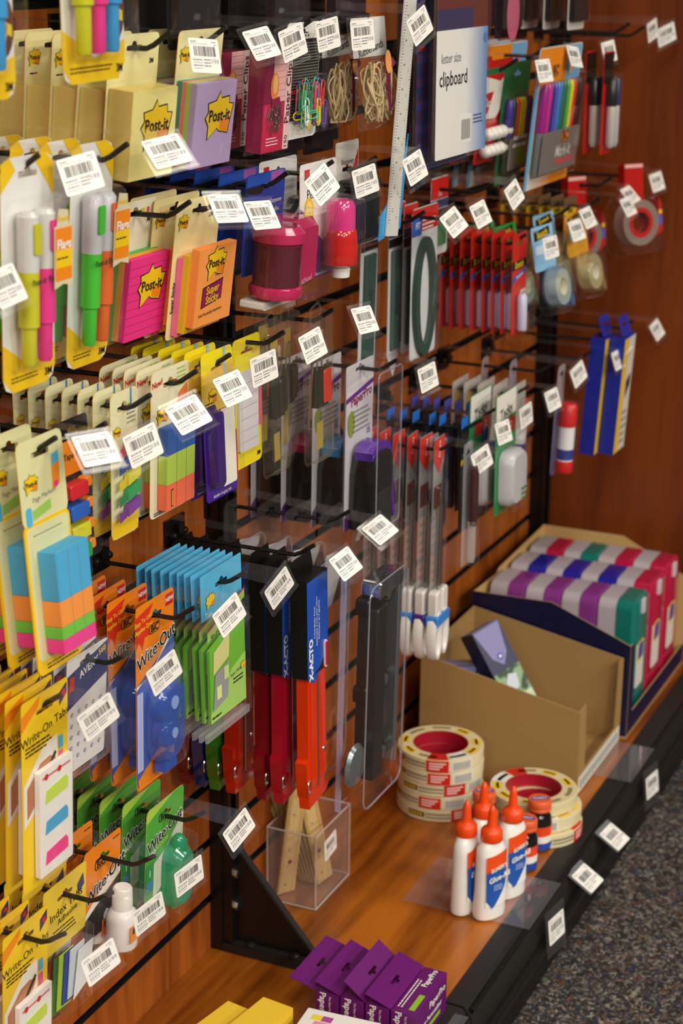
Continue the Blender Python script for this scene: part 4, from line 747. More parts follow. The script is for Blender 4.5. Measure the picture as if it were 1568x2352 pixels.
def avery_box():
    e = empty('label_ring_pack', None, None); m = MB(); w = .068; X = w/2; card(m, w, .010, -.104, col('#E6E2E0', .4), .003); m.flat([(-X, -.006), (X, .008), (X, -.024), (-X, -.040)][::-1], .0003, col('#242C6C', .3)); m.text('AVERY', .002, -.008, .0105, .0006, WHITE, .02, 12); m.text('560', .024, .001, .008, .0006, YEL, .02, 12); m.rect(-.030, -.022, -.022, -.008, .0006, RED)
    for i in range(5):
        for j in range(5): m.disc(-.024 + i * .012, -.046 - j * .011, .0022, .0005, col('#8A88A0'), 10); m.disc(-.024 + i * .012, -.046 - j * .011, .0010, .0007, col('#DAD6D4'), 8)
    m.build('backing_card', e); clearbox(e, -X, X, -.106, .009, -.001, .009, .002, mat=clear('#F4F4F8', a=.05)); return e
def write_on(tall=True):
    e = empty('write_on_tab_pack', None, None); m = MB(); w = .070; X = w/2; b = -.160 if tall else -.125; top = .016; Yl = col('#F0C820', .4)
    card(m, w, top, b, Yl, .003, edge=col('#D8B018')); m.flat([(-X, .004), (-.008, .014), (-.010, .006), (-X, -.010)][::-1], .0003, ORG); m.text("Write-On Tabs", .0, -.018, .0115, .0004, INK, .0, 6); lines(m, -.030, .012, -.026, 3, .0036, .0016, .0004, INK); m.flat([(.022, -.006), (.033, .002), (.033, .012), (.022, .006)], .0004, col('#3A2A6C')); m.disc(.028, .004, .003, .0006, RED)
    m.flat([(-X + .002, -.060), (-.004, -.034), (.018, -.030), (.018, -.068), (-X + .002, -.10)][::-1], .0003, col('#E6DED2')); m.flat([(-.028, -.064), (-.008, -.048), (.006, -.046), (.016, -.050), (.012, -.058), (.0, -.062), (-.010, -.078), (-.028, -.092)][::-1], .0006, col('#B4704A')); m.flat([(-.004, -.062), (.014, -.044), (.016, -.047), (-.002, -.066)][::-1], .0009, INK)
    for i, c in enumerate(('#48A8D8', '#D84A90', '#C8D83C')): m.rect(.020, .027, -.046 - i * .014, -.034 - i * .014, .0005, col(c))
    m.build('backing_card', e)
    m = MB(); y1 = -.052 if tall else -.060; m.prism(rr(-.018, X - .002, b + .008, y1, .0015), .001, .006, col('#ECE8E2', .4)); m.build('tab_sheet', e)
    m = MB(); n = 3 if tall else 2
    m.rect(-.014, X - .006, y1 - .008, y1 - .006, .0063, col('#D86A78')); m.disc(-.008, y1 - .007, .003, .0065, RED, 10); m.disc(.012, y1 - .007, .003, .0065, RED, 10)
    for i, c in zip(range(n), ('#C4DC50', '#4CA6D4', '#F0468E')): m.prism([(-.010, y1 - .032 - i * .029), (-.008, y1 - .020 - i * .029), (.022, y1 - .017 - i * .029), (.025, y1 - .021 - i * .029), (.025, y1 - .030 - i * .029)][::-1], .0062, .0066, col(c, .4))
    m.build('colour_tabs', e); clearbox(e, -.020, X - .001, b + .004, y1 + .002, .0004, .0085, .003); return e
def index_tabs():
    e = empty('index_tab_pack', None, None); m = MB(); w = .072; X = w/2; card(m, w, .018, -.052, col('#E8C838', .4), .003); m.text('Index Tabs', .002, -.012, .0125, .0004, INK, .0, 6); m.text('Adhesive', .004, -.022, .009, .0004, INK, .0, 6); m.flat([(.020, .000), (.030, .008), (.032, -.004), (.022, -.010)][::-1], .0005, col('#3A2A6C')); lines(m, -.020, .02, -.030, 3, .004, .0014, .0004, INK); m.build('header_card', e)
    for i, c in enumerate(('#6A1A1C', '#2E6A28', '#A8C82C', '#1E3A9C', '#C8D4D8')): m = MB(); m.prism([(-.034 + i * .007, -.118 + i * .003), (-.010 + i * .007, -.122 + i * .004), (-.006 + i * .007, -.056), (-.030 + i * .007, -.056)], .001 + i * .0015, .002 + i * .0015, col(c, .35)); m.build('plastic_tab', e)
    m = MB(); m.flat([(.0, -.110), (.030, -.100), (.034, -.060), (.008, -.060)], .010, col('#DEE2E6')); m.build('paper_strip', e)
    clearbox(e, -X, X, -.124, -.044, .0002, .012, .002, name='clear_bag'); return e
# ================================================================== HOOKS (label centre x,y,z,yaw,pitch,roll ; item hook Y ; peg Z)
HK = [
 (1, (0.199,-0.354,1.099,-0.25,-0.26,-0.09), -.367, 1.104, 'hook with price label above the front yellow sticky note pack'),
 (2, (0.198,-0.245,1.104,-0.30,-0.53,0.15), -.267, 1.104, 'hook with price label right of the purple notes, leftmost of the tilted top row labels'),
 (3, (0.199,-0.183,1.102,-0.25,-0.09,0.25), -.170, 1.104, 'hook with price label above the dotted paper clip card left side'),
 (4, (0.199,-0.106,1.106,-0.23,-0.06,0.15), -.090, 1.104, 'hook with price label directly above the coloured paper clip card'),
 (5, (0.199,-0.023,1.102,-0.29,-0.08,0.05), -.020, 1.104, 'hook with upright price label in front of the rubber band bags'),
 (6, (0.238,0.033,1.110,-0.27,-0.11,0.48), .050, 1.104, 'hook with tilted price label beside the letter size clipboard'),
 (7, (0.200,-0.423,1.026,-0.62,-0.73,0.20), -.442, 1.018, 'hook with price label below the yellow sticky note pad'),
 (8, (0.186,-0.534,1.019,-0.47,-0.27,0.17), -.573, 1.022, 'hook with price label above the green highlighter pack'),
 (14, (0.179,-0.630,0.946,-0.04,-0.42,0.09), -.650, .958, 'hook with price label cut by the left picture edge'),
 (12, (0.195,-0.307,0.964,-0.38,-0.65,-0.08), -.338, .958, 'hook with level price label above the orange notes'),
 (13, (0.197,-0.243,0.950,-0.27,-0.59,-0.06), -.271, .955, 'hook with price label over the pink battery sharpener'),
 (9, (0.210,-0.140,0.967,-0.40,-0.34,0.49), -.142, .962, 'hook with strongly tilted price label over the purple pencil card'),
 (10, (0.198,-0.008,0.955,-0.35,-0.11,0.17), -.037, .962, 'hook with price label left of the clear ruler end'),
 (11, (0.238,0.029,0.967,-0.24,-0.22,0.28), .075, .955, 'hook with price label right under the clipboard'),
 (15, (0.201,0.244,0.879,-0.37,-0.55,0.38), .219, .878, 'hook with large tilted price label above the curve tool pack'),
 (16, (0.202,0.332,0.877,-0.22,-0.39,0.18), .330, .868, 'hook with price label above the row of red glue cards'),
 (17, (0.201,0.456,0.886,-0.23,-0.32,0.38), .456, .886, 'hook with price label below the white ball pack'),
 (18, (0.203,0.549,1.033,-0.22,-0.28,0.01), .527, 1.033, 'hook with upright price label between white ball pack and marker set'),
 (19, (0.203,0.676,1.044,-0.12,-0.40,-0.14), .652, 1.044, 'hook with price label on the marker set header'),
 (20, (0.207,0.825,1.043,-0.26,-0.21,0.11), .812, 1.030, 'hook with price label above the red and black marker card'),
 (21, (0.208,1.047,1.063,-0.15,-0.04,0.26), 1.040, 1.058, 'empty hook with narrow price label at the top right corner'),
 (22, (0.212,1.115,1.054,-0.59,0.10,0.37), 1.125, 1.050, 'empty hook with the rightmost price label of the top row'),
 (23, (0.206,1.137,0.825,-0.33,-0.30,0.12), 1.130, .832, 'hook with the price label right of the red tape dispensers'),
 (24, (0.203,0.994,0.821,-0.23,-0.76,0.15), .990, .832, 'hook with price label overlapping another in front of the tape roll, upper one'),
 (53, (0.208,0.968,0.807,-0.20,-0.51,0.10), .930, .808, 'hook with price label overlapping another in front of the tape roll, lower one'),
 (25, (0.207,0.763,0.817,-0.19,-0.48,0.11), .780, .812, 'hook with price label over the amber tape, upper of two overlapping'),
 (26, (0.205,0.719,0.805,-0.23,-0.38,0.06), .700, .806, 'hook with price label over the amber tape, lower of two overlapping'),
 (27, (0.206,0.601,0.798,-0.24,-0.20,0.04), .589, .800, 'hook with price label in front of the blue rimmed tape dispenser'),
 (36, (0.197,-0.002,0.808,-0.19,-0.49,-0.03), -.032, .808, 'hook with price label alone against the wood below the sharpeners'),
 (37, (0.194,-0.125,0.804,-0.26,-0.26,0.20), -.150, .806, 'hook with price label in front of the binder clip packs'),
 (38, (0.198,-0.242,0.805,-0.28,-0.02,0.15), -.265, .806, 'hook with price label right of the yellow filing tab cards'),
 (39, (0.195,-0.301,0.798,-0.32,-0.56,0.14), -.330, .804, 'hook with price label over the purple filing tab pack'),
 (40, (0.202,-0.397,0.796,-0.58,-0.69,0.30), -.414, .800, 'hook with price label in front of the orange and lime flags'),
 (41, (0.195,-0.464,0.784,-0.39,-0.17,0.23), -.488, .792, 'hook with price label over the narrow rainbow flag pack'),
 (42, (0.197,-0.541,0.800,-0.40,-0.76,-0.03), -.564, .798, 'hook with level price label right of the page marker pack'),
 (35, (0.202,0.172,0.709,-0.23,-0.16,0.13), .145, .718, 'hook with price label beside the pointed ruler pack'),
 (43, (0.199,0.045,0.560,-0.63,-0.92,0.45), .018, .572, 'hook with diamond turned price label under the staplers'),
 (44, (0.204,-0.060,0.553,-0.34,-0.66,0.24), -.075, .560, 'hook with price label above the clear trimmer blister'),
 (45, (0.221,-0.256,0.592,-0.25,0.09,0.60), -.235, .580, 'hook with steep price label in front of the blue punch sleeves'),
 (46, (0.202,-0.324,0.584,-0.32,-0.08,0.45), -.341, .578, 'hook with price label on the lime green note bag'),
 (47, (0.206,-0.455,0.575,-0.32,0.05,0.41), -.460, .576, 'hook with price label over the blue correction tape'),
 (48, (0.209,-0.570,0.579,-0.40,0.08,0.42), -.572, .578, 'hook with price label over the dotted label ring packs'),
 (34, (0.204,0.361,0.562,-0.36,-0.15,0.29), .345, .572, 'hook with price label right of the scissors row'),
 (33, (0.203,0.444,0.578,-0.20,-0.26,0.02), .440, .578, 'hook with price label over the green backed pack'),
 (32, (0.207,0.522,0.583,-0.14,-0.07,0.13), .512, .580, 'hook with price label at the upper right of the green backed pack'),
 (31, (0.206,0.641,0.578,-0.21,-0.30,0.08), .630, .582, 'hook with price label left of the glue stick'),
 (30, (0.206,0.759,0.590,-0.29,-0.18,0.36), .740, .592, 'hook with price label right of the glue stick'),
 (29, (0.207,0.992,0.590,-0.16,-0.54,0.22), .990, .592, 'hook with price label on the tall blue boxes, upper of two'),
 (54, (0.207,0.964,0.570,-0.15,-0.31,0.06), .930, .572, 'hook with price label on the tall blue boxes, lower of two'),
 (28, (0.209,1.185,0.576,-0.23,-0.46,0.27), 1.160, .578, 'empty hook with the price label furthest right on the end panel'),
 (49, (0.218,-0.338,0.369,-0.31,-0.03,0.50), -.324, .358, 'hook with price label above the triangular shelf bracket'),
 (50, (0.214,-0.431,0.364,-0.27,0.08,0.20), -.425, .358, 'hook with price label over the green correction tape'),
 (51, (0.216,-0.508,0.365,-0.31,0.11,0.27), -.500, .358, 'hook with price label right of the white correction fluid'),
 (52, (0.217,-0.591,0.362,-0.36,-0.01,0.29), -.579, .358, 'lowest hook label against the bottom wood slats'),
]
for n, T, Yh, Zp, lab in HK: hook(T, lab, Zp, Yh)
H = {n: (Yh, Zp) for n, T, Yh, Zp, lab in HK}
def at(n, fn, base, cat, group, xs, tilt=0, yaw=0, dz=0, **kw): return row(fn, base, cat, group, H[n][0], H[n][1] + dz, xs, tilt, yaw, **kw)
def single(n, fn, label, cat, x, tilt=0, yaw=0, group=None, dz=0, dy=0, args=()):
    e = fn(*args); tag(e, label, cat, group); return pos(e, x, H[n][0] + dy, H[n][1] + dz, tilt, yaw)
# ---- top row
at(1, yellow_pack, 'pale yellow sticky note pack', 'sticky notes', 'yellow sticky note packs', [.138, .110, .083, .056, .029], -6)
at(2, pastel_pack, 'pastel sticky note pack with purple face', 'sticky notes', 'pastel sticky note packs', [.148, .116, .085], -7)
at(3, clip_box, 'magenta paper clip carton with a clip window', 'paper clips', 'magenta paper clip boxes', [.163, .117, .074], -4, dz=-.012)
single(4, mesh_clips, 'dotted black card with blister of coloured paper clips', 'paper clips', .166, -3)
e = band_bag(1); tag(e, 'clear bag of beige rubber bands, right one of the two', 'rubber bands', 'rubber band bags'); pos(e, .174, .05, 1.104, 5)
e = band_bag(2); tag(e, 'clear bag of beige rubber bands, left one behind the front bag', 'rubber bands', 'rubber band bags'); pos(e, .142, .042, 1.104, 0, 4)
for i, (x, lab) in enumerate(((.222, 'letter size clipboard with white and blue card in clear sleeve'), (.199, 'clipboard with dark blue patterned insert, middle of the three'), (.180, 'clipboard with purple insert and yellow lettering, rearmost of the three'))):
    e = clipboard(i); tag(e, lab, 'clipboard', 'clipboards in sleeves'); pos(e, x, .200, 1.100, .5)
e = ruler_white(); tag(e, 'long clear white ruler hanging beside the rubber bands', 'ruler'); pos(e, .200, .100, 1.155, -1, 0, -7)
at(18, magnet_card, 'red card of white balls in a blister', 'office supplies', 'white ball packs', [.150, .120], -7)
e = pen_set(['#3A2A8C', '#1C3A2A', '#E0461C', '#E8C81C', '#E8C81C', '#4A2A90', '#4A2020'], col('#1E6A3C', .35), .104, .160, '#3C4A34', side='#2E6A44'); tag(e, 'green backed marker set with orange and yellow caps', 'markers'); pos(e, .150, .600, 1.024, -4)
BC = ['#A01880', '#C02890', '#2A2478', '#4A50B8', '#3C7AC0', '#1E6A70', '#1E6A34', '#4CA83C', '#D8D020', '#D82A1C', '#3A1C1C', '#2A1818']
at(19, pen_set, 'colourful marker set with orange header', 'markers', 'orange marker sets', [.192, .112, .090, .068, .046], -5, cols=BC, cardc=col('#CFC8BE', .4), w=.184, h=.186, headfn=bic_head)
at(20, red_pen_card, 'red card with black and grey markers', 'markers', 'red marker cards', [.212, .186, .150], 0)
# ---- flag highlighter packs, upper left
for i, (y, x, cs, lab) in enumerate(((-.528, .198, ('#C8C828', '#E8388C', '#3C9AD8'), 'highlighter pack with yellow, pink and blue pens at top left'), (-.668, .190, ('#C8C828', '#E8388C', '#3C9AD8'), 'highlighter pack cut off by the left edge at the top corner'))):
    e = flag_pen_pack(cs, w=.100, h=.20, sticker=False); tag(e, lab, 'highlighters', 'large highlighter packs'); pos(e, x, y, 1.275 + (0 if i == 0 else -.006), 0, 4)
    m = MB(); m.disc(.030, -.135, .020, .0008, col('#6A3418'), ry=.024); m.flat([(.012, -.150), (.034, -.158), (.040, -.135), (.020, -.122)], .0011, col('#E4E2DC')); m.flat([(.024, -.126), (.036, -.130), (.038, -.122), (.028, -.118)], .0011, YEL); m.flat([(.034, -.140), (.046, -.143), (.046, -.135), (.036, -.132)], .0011, YEL); m.build('printed_photo', e)
single(8, flag_pen_pack, 'yellow and pink highlighter pack hanging at the left edge', 'highlighters', .163, -2, group='highlighter packs', args=(('#C8C828', '#E8388C'), '#D2D2CE', .072, .182))
at(7, flag_pen_pack, 'green highlighter and flag pen pack', 'highlighters', 'green highlighter packs', [.140, .108, .080, .050], -4, cols=('#46C838', '#E86A2C'), body='#C8CAD0', w=.066, h=.190)
# ---- notes and sharpeners
single(12, note_card, 'pink lined sticky note pack with green and amber pads', 'sticky notes', .118, -8, dz=.0)
at(13, note_card, 'orange super sticky note pack', 'sticky notes', 'orange sticky note packs', [.146, .122, .098], -7, kind='orange')
single(9, sharpener_card, 'pink battery pencil sharpener in clear blister', 'pencil sharpener', .150, -4, group='battery sharpener packs')
for i, x in enumerate((.120, .092, .064, .036)):
    if i == 0: sp = sharpener_card(False); e = sp
    else: e = dup(sp)
    tag(e, 'blue battery sharpener card, ' + ORD[i + 1], 'pencil sharpener', 'battery sharpener packs'); pos(e, x, H[9][0] + .002 * i, H[9][1], -3 + i % 2)
single(10, pencil_card, 'pink topped pencil sharpener with red base on purple card', 'pencil sharpener', .158, 0, group='purple sharpener cards')
single(10, pencil_card, 'second purple card sharpener behind the pink topped one', 'pencil sharpener', .112, 0, group='purple sharpener cards', args=('#3C3C44', '#202028'))
single(11, dark_sharpener, 'dark blue lidded pencil sharpener in blister', 'pencil sharpener', .140, 0)
# ---- strips, curve, red cards
single(15, strip_pack, 'ruler strip pack with red header, leftmost of the strips', 'ruler', .106, -1, args=(.050, .205))
e = strip_pack(.040, .215, '#46605A', True); tag(e, 'pointed ruler strip pack reaching lowest of the strips', 'ruler'); pos(e, .098, .315, .868)
for i, x in enumerate((.106, .090)):
    e = strip_pack(.045, .186, '#2A4038') if i == 0 else dup(sk); sk = e
    tag(e, 'narrow dark strip pack behind the curve tool, ' + ('front one' if i == 0 else 'rear one'), 'ruler'); pos(e, x, .345, .866, i)
single(16, ring_pack, 'drawing curve tool pack with an oval loop', 'drawing curve', .124, 0, dy=.018)
at(27, red_card, 'red glue stick card', 'glue', 'red glue stick cards', [.166, .150, .136, .122, .107, .092, .077, .062], 1, dz=.002, jit=.8)
single(17, strip_pack, 'green edged card hanging behind the red glue cards', 'ruler', .10, 0, args=(.06, .10, '#2E7A46'))
# ---- tapes
for i, (x, y, z, cc, lab, args) in enumerate((
  (.176, .655, .802, 0, 'blue rimmed clear tape dispenser with sky blue card', ('#8EC4E8', '#DCE8DC', '#5C9CDC')),
  (.128, .640, .802, 0, 'green carded clear tape dispenser beside the red cards', ('#1E9A44', '#D0E0C8', '#58A070')),
  (.096, .640, .802, 0, 'second green carded tape dispenser, behind', ('#1E9A44', '#D0E0C8', '#58A070')),
  (.190, .760, .808, 0, 'amber tape dispenser with orange card', ('#E0A020', '#E8D8A8', '#C8B070')),
  (.150, .740, .806, 0, 'pale tape dispenser behind the amber one', ('#8EC4E8', '#E0D8B0', '#88B0A0')))):
    e = tape_dispenser(*args); tag(e, lab, 'tape dispenser', 'clear tape dispensers'); pos(e, x, y, z, 10, -6)
at(53, yellow_tape_box, 'yellow labelled tape card', 'tape', 'yellow tape cards', [.128, .108, .088, .068, .048, .028], 2)
single(24, heavy_tape, 'red heavy tape dispenser, left one by the end panel', 'tape dispenser', .112, 5, -30, group='red tape dispensers')
single(23, heavy_tape, 'red heavy tape dispenser, right one by the end panel', 'tape dispenser', .168, 6, -35, group='red tape dispensers', dy=-.02, dz=.010)
# ---- flags row
at(42, page_markers, 'page marker pack with blue, orange, green and pink strips', 'page flags', 'page marker packs', [.158, .128, .098, .070], 4, jit=1)
single(41, dispenser_card, 'black card with four tape flag dispensers', 'page flags', .138, 2)
at(40, arrow_flags, 'narrow rainbow page flag pack', 'page flags', 'rainbow page flag packs', [.147, .130, .113, .097, .081, .064, .047], -1)
at(39, new_flags, 'flag pack with blue, lime and orange stacks', 'page flags', 'lime and orange flag packs', [.146, .130, .118, .106, .092], -2)
at(38, purple_tabs, 'purple and yellow filing tab pack', 'filing tabs', 'filing tab packs', [.160, .142, .130, .114, .098, .084], 2)
single(37, lined_card, 'yellow card with lined tabs and pink edge', 'filing tabs', .132, 1, dz=-.010)
for i, (x, y, c) in enumerate(((.152, -.032, '#E0321C'), (.118, -.036, '#202020'), (.086, -.034, '#E0321C'), (.130, -.095, '#202020'))):
    e = clear_tab_pack(c); tag(e, ('clear binder clip pack with red clip, ' if c[1] == 'E' else 'clear binder clip pack with black clip, ') + ('at the front', 'second', 'third', 'nearest the yellow cards')[i], 'binder clips', 'binder clip packs'); pos(e, x, y, .806, (1, -1, 0, 2)[i], (0, 6, -5, 4)[i])
# ---- staplers, scissors, pens
for i, (x, c, n) in enumerate(((.128, '#5A1EA8', 'purple'), (.086, '#2A86C0', 'blue'), (.046, '#A81C50', 'pink'), (.006, '#141414', 'black'))):
    e = stapler_pack(c); tag(e, 'black stapler with ' + n + ' top in a clear box', 'stapler', 'boxed staplers'); pos(e, x, .145, .718, -.3)
BL, PU, GN = '#3A86D8', '#4A2A80', '#6CB42C'
first = {}
for i, (x, c, n) in enumerate(((.152, BL, 'front'), (.134, PU, 'second'), (.115, BL, 'third'), (.096, GN, 'only green banded'), (.077, PU, 'fifth'), (.058, BL, 'rearmost'))):
    if c in first: e = dup(first[c])
    else: e = scissors(c); first[c] = e
    tag(e, 'scissors with white handles and ' + {BL: 'blue', PU: 'purple', GN: 'green'}[c] + ' band, ' + n + ' on the hook', 'scissors', 'hanging scissors'); pos(e, x, .345, .576, (-.3, 0, -.3, 0, .2, 0)[i], (2, -2, 3, 0, 2, -1)[i])
single(34, slim_pen, 'maroon pen with metal grip in clear pack', 'pen', .190, 0, dy=.004, args=('#3A1018',))
single(34, slim_pen, 'black pen with metal grip in clear pack', 'pen', .137, 0, dy=.02, args=('#0E0D0D',))
at(33, blue_pen, 'pen pack with a blue topped header', 'pen', 'blue topped pen packs', [.150, .118, .104, .080, .062, .044], 0)
at(32, blue_pen, 'narrow violet topped pen pack', 'pen', 'violet topped pen packs', [.146, .130, .114, .098, .082, .066, .050], 0, c='#4A50B8')
e = green_clip_card(); tag(e, 'green backed correction tape pack with white dispenser', 'correction tape', 'green backed packs'); pos(e, .182, .512, .600, 1)
e = dup(e, 'green backed correction tape pack behind the front one'); pos(e, .150, .500, .600, 0)
at(31, dot_card, 'clear label card with a yellow dot', 'labels', 'yellow dot cards', [.158, .132, .110, .090, .072], 1)
for i, x in enumerate((.186, .112, .068)):
    e = glue_stick() if i == 0 else dup(gs); gs = gs if i else e
    tag(e, 'red capped glue stick, ' + ('hanging alone at the front', 'middle one of three', 'left one of three nearest the wall')[i], 'glue stick', 'red capped glue sticks'); pos(e, x, .740, .576, -2, 2 * i)
for i, x in enumerate((.204, .177)):
    e = blue_box() if i == 0 else dup(bb); bb = e
    tag(e, 'tall blue sided carton against the end panel, ' + ('right one' if i == 0 else 'left one'), 'carton', 'tall blue cartons'); pos(e, x, 1.0 if i == 0 else .985, .620, -3)
# ---- lower middle row
e = long_blister(0); tag(e, 'long clear blister with black paper trimmer and chrome head', 'paper trimmer', 'long clear blisters'); pos(e, .192, .018, .560, -1)
for i, x in enumerate((.150, .112, .074, .036)):
    e = long_blister(1) if i == 0 else dup(lb1); lb1 = e
    tag(e, 'empty looking clear blister behind the trimmer, ' + ORD[i + 1], 'paper trimmer', 'long clear blisters'); pos(e, x, .018, .572, -1, (3, -4, 2, -2)[i])
for i, (x, c, n) in enumerate(((.160, '#E63A0C', 'bright orange red'), (.130, '#A80A28', 'crimson'), (.109, '#7A0818', 'dark red'), (.073, '#B81E0A', 'red orange'), (.052, '#2A7A1C', 'green'), (.034, '#0E2E6E', 'blue'), (.014, '#6A0A20', 'maroon'))):
    e = hole_punch(c); tag(e, n + ' binder hole punch with blue and black sleeve', 'hole punch', 'hanging hole punches'); pos(e, x, -.075, .548, (1, .5, .5, 0, 0, 0, 0)[i], (0, 1, 1, 0, 0, 0, 0)[i])
at(45, header_bag, 'lime note bag with sky blue header', 'sticky notes', 'blue headed note bags', [.146, .137, .128, .120, .111, .102, .093, .084, .075], 1, jit=1.2)
at(46, witeout_orange, 'orange correction tape pack with blue dispenser', 'correction tape', 'orange correction tape packs', [.131, .101, .078, .055], -1)
at(47, avery_box, 'clear pack of reinforcement ring labels', 'labels', 'ring label packs', [.130, .118, .106, .094, .082, .070], -4)
at(48, write_on, 'yellow write on tab pack', 'index tabs', 'yellow write on tab packs', [.158, .143, .130, .117, .104, .091, .078], -2)
# ---- bottom row
at(49, witeout_green, 'green correction tape pack with green dispenser', 'correction tape', 'green correction tape packs', [.128, .100, .075, .050, .025], -3, dz=.002)
at(50, witeout_bottle, 'orange correction fluid pack', 'correction fluid', 'orange correction fluid packs', [.117, .084, .054], -3)
at(51, index_tabs, 'pack of coloured index tabs', 'index tabs', 'index tab packs', [.123, .101, .082], -3)
at(52, write_on, 'small yellow write on tab pack', 'index tabs', 'small write on tab packs', [.133, .112, .094, .076], -3, tall=False)
# ---- things hanging above, only their lower ends in view
def above_card(c1, c2, w, h, blob=None):
    e = empty('hanging_card_pack', None, None); m = MB(); card(m, w, .014, .014 - h, col(c1, .4), .004); m.prism(rr(-w/2 + .004, w/2 - .004, .014 - h + .012, -.02, .003), .0003, .008, col(c2, .3))
    if blob: m.disc(0, .014 - h + .03, w * .28, .0085, col(blob), ry=w * .4)
    m.build('backing_card', e); clearbox(e, -w/2 + .002, w/2 - .002, .014 - h + .008, -.015, .0003, .011, .004); return e
for i, (y, z, xs, a, lab) in enumerate(((.78, 1.21, (.170, .135, .105), ('#DCD8D0', '#141412', .075, .150), 'white edged black pack above the marker sets'), (.52, 1.21, (.16, .12, .08), ('#2A1428', '#1A1420', .085, .150, '#C05A78'), 'dark pack with pink oval hanging above the clipboard'), (.03, 1.100, (.080, .050, .022), ('#1C1218', '#20141E', .090, .150), 'dark filler pack added behind the rubber band bags'), (.13, 1.100, (.080, .050, .022), ('#181016', '#2A1426', .080, .150), 'dark filler pack added behind the long clear ruler'), (-.10, 1.235, (.15, .11, .07), ('#1A1010', '#241820', .085, .150), 'dark pack at the top edge above the paper clips'), (.04, 1.235, (.15, .10), ('#1C1216', '#2A1822', .085, .150), 'dark pack at the top edge above the rubber bands'), (-.27, 1.235, (.14, .10, .06), ('#141014', '#1E181C', .085, .150), 'dark pack at the top edge above the purple notes'))):  # packs behind the bags and ruler are added to darken the wall there
    row(above_card, lab, 'hanging pack', 'hanging packs at the top', y, z, xs, c1=a[0], c2=a[1], w=a[2], h=a[3], blob=a[4] if len(a) > 4 else None)
# ================================================================== THINGS ON THE SHELF (world coordinates)
V = Vector
BK = col('#0C0B0B', .32)
e = empty('shelf_bracket', 'black triangular steel bracket bolted to the upright', 'bracket'); 
m = MB(); m.add([(.026, .012, .014), (.140, .012, .014), (.030, .012, .140), (.026, .012, .140), (.026, .016, .014), (.140, .016, .014), (.030, .016, .140), (.026, .016, .140)], [(0, 1, 2, 3), (7, 6, 5, 4), (0, 4, 5, 1), (1, 5, 6, 2), (2, 6, 7, 3), (3, 7, 4, 0)], BK)
m.add([(.140, .010, .012), (.143, .010, .014), (.033, .010, .142), (.030, .010, .140), (.140, .019, .012), (.143, .019, .014), (.033, .019, .142), (.030, .019, .140)], [(0, 1, 2, 3), (7, 6, 5, 4), (0, 4, 5, 1), (1, 5, 6, 2), (2, 6, 7, 3), (3, 7, 4, 0)], col('#3A3B3C', .3, .6)); m.build('gusset_plate', e, True)
m = MB(); m.prism([(.0245, .013), (.030, .013), (.030, .145), (.0245, .145)], 0, .030, BK); 
m2 = MB(); m2.box(.0245, .030, .002, .034, .0125, .145, BK); m2.build('wall_flange', e, True)
m2 = MB(); m2.box(.0170, .215, .000, .034, .0006, .0120, col('#171615', .45)); m2.box(.020, .2, .004, .028, .0120, .0135, col('#201F1E', .5)); m2.build('base_bar', e, True)
for z in (.064, .108): m2 = MB(); m2.lathe([(.0065, 0), (.0065, .003), (.0055, .006), (.001, .0065)], (.030, .026 - .018, z), STEEL, 'x', 6); m2.build('bolt', e, True)
for x in (.052, .112): m2 = MB(); m2.lathe([(.0065, 0), (.0065, .002), (.004, .004), (.001, .0045)], (x, .008, .0135), col('#2A2928', .3, .5), 'z', 12); m2.build('bolt', e, True)
# acrylic box of wooden rulers
e = empty('acrylic_box', 'clear acrylic box holding wooden rulers on the shelf', 'acrylic box'); m = MB(); x0, x1, y0, y1, h, t = .010, .079, .137, .242, .105, .003
m.box(x0, x1, y0, y0 + t, .0006, h, ACR); m.box(x0, x1, y1 - t, y1, .0006, h, ACR); m.box(x0, x0 + t, y0 + t, y1 - t, .0006, h, ACR); m.box(x1 - t, x1, y0 + t, y1 - t, .0006, h, ACR); m.box(x0 + t, x1 - t, y0 + t, y1 - t, .0006, .0036, ACR); m.build('box_walls', e, True)
m = MB(); E1 = clear('#D8CCC8', a=.5, rough=.15)
for a, b in (((x0, y0), (x1, y0)), ((x1, y0), (x1, y1)), ((x1, y1), (x0, y1)), ((x0, y1), (x0, y0))): m.tube([(a[0], a[1], h), (b[0], b[1], h)], .0012, E1, 5); m.tube([(a[0], a[1], .002), (b[0], b[1], .002)], .0014, E1, 5); m.tube([(a[0], a[1], .002), (a[0], a[1], h)], .0010, E1, 5)
m.build('polished_edges', e, True)
lb = label_mesh(11); o = lb.build('price_label', e); o.location = (x1 + .0008, .180, .074); o.rotation_euler = (.12, 0, 0)
RW = wood('ruler_wood', '#B08E54', '#D8BC84', 2, 3, .5)
def wruler():
    m = MB(); m.box(-.014, .014, 0, .215, -.0012, .0012, RW)
    for i in range(66): m.rect(-.014, -.014 + (.006 if i % 8 == 0 else .0032), .003 + i * .0032, .0034 + i * .0032, .0014, INK)
    m.disc(0, .045, .0032, .0014, col('#4A3418'), 12); m.disc(0, .17, .0032, .0014, col('#4A3418'), 12)
    for i in range(8): m.text(str(8 - i), -.003, .012 + i * .0254, .006, .0014, INK)
    return m
wr = None
UPV = V((-.20, -.20, 1)).normalized()
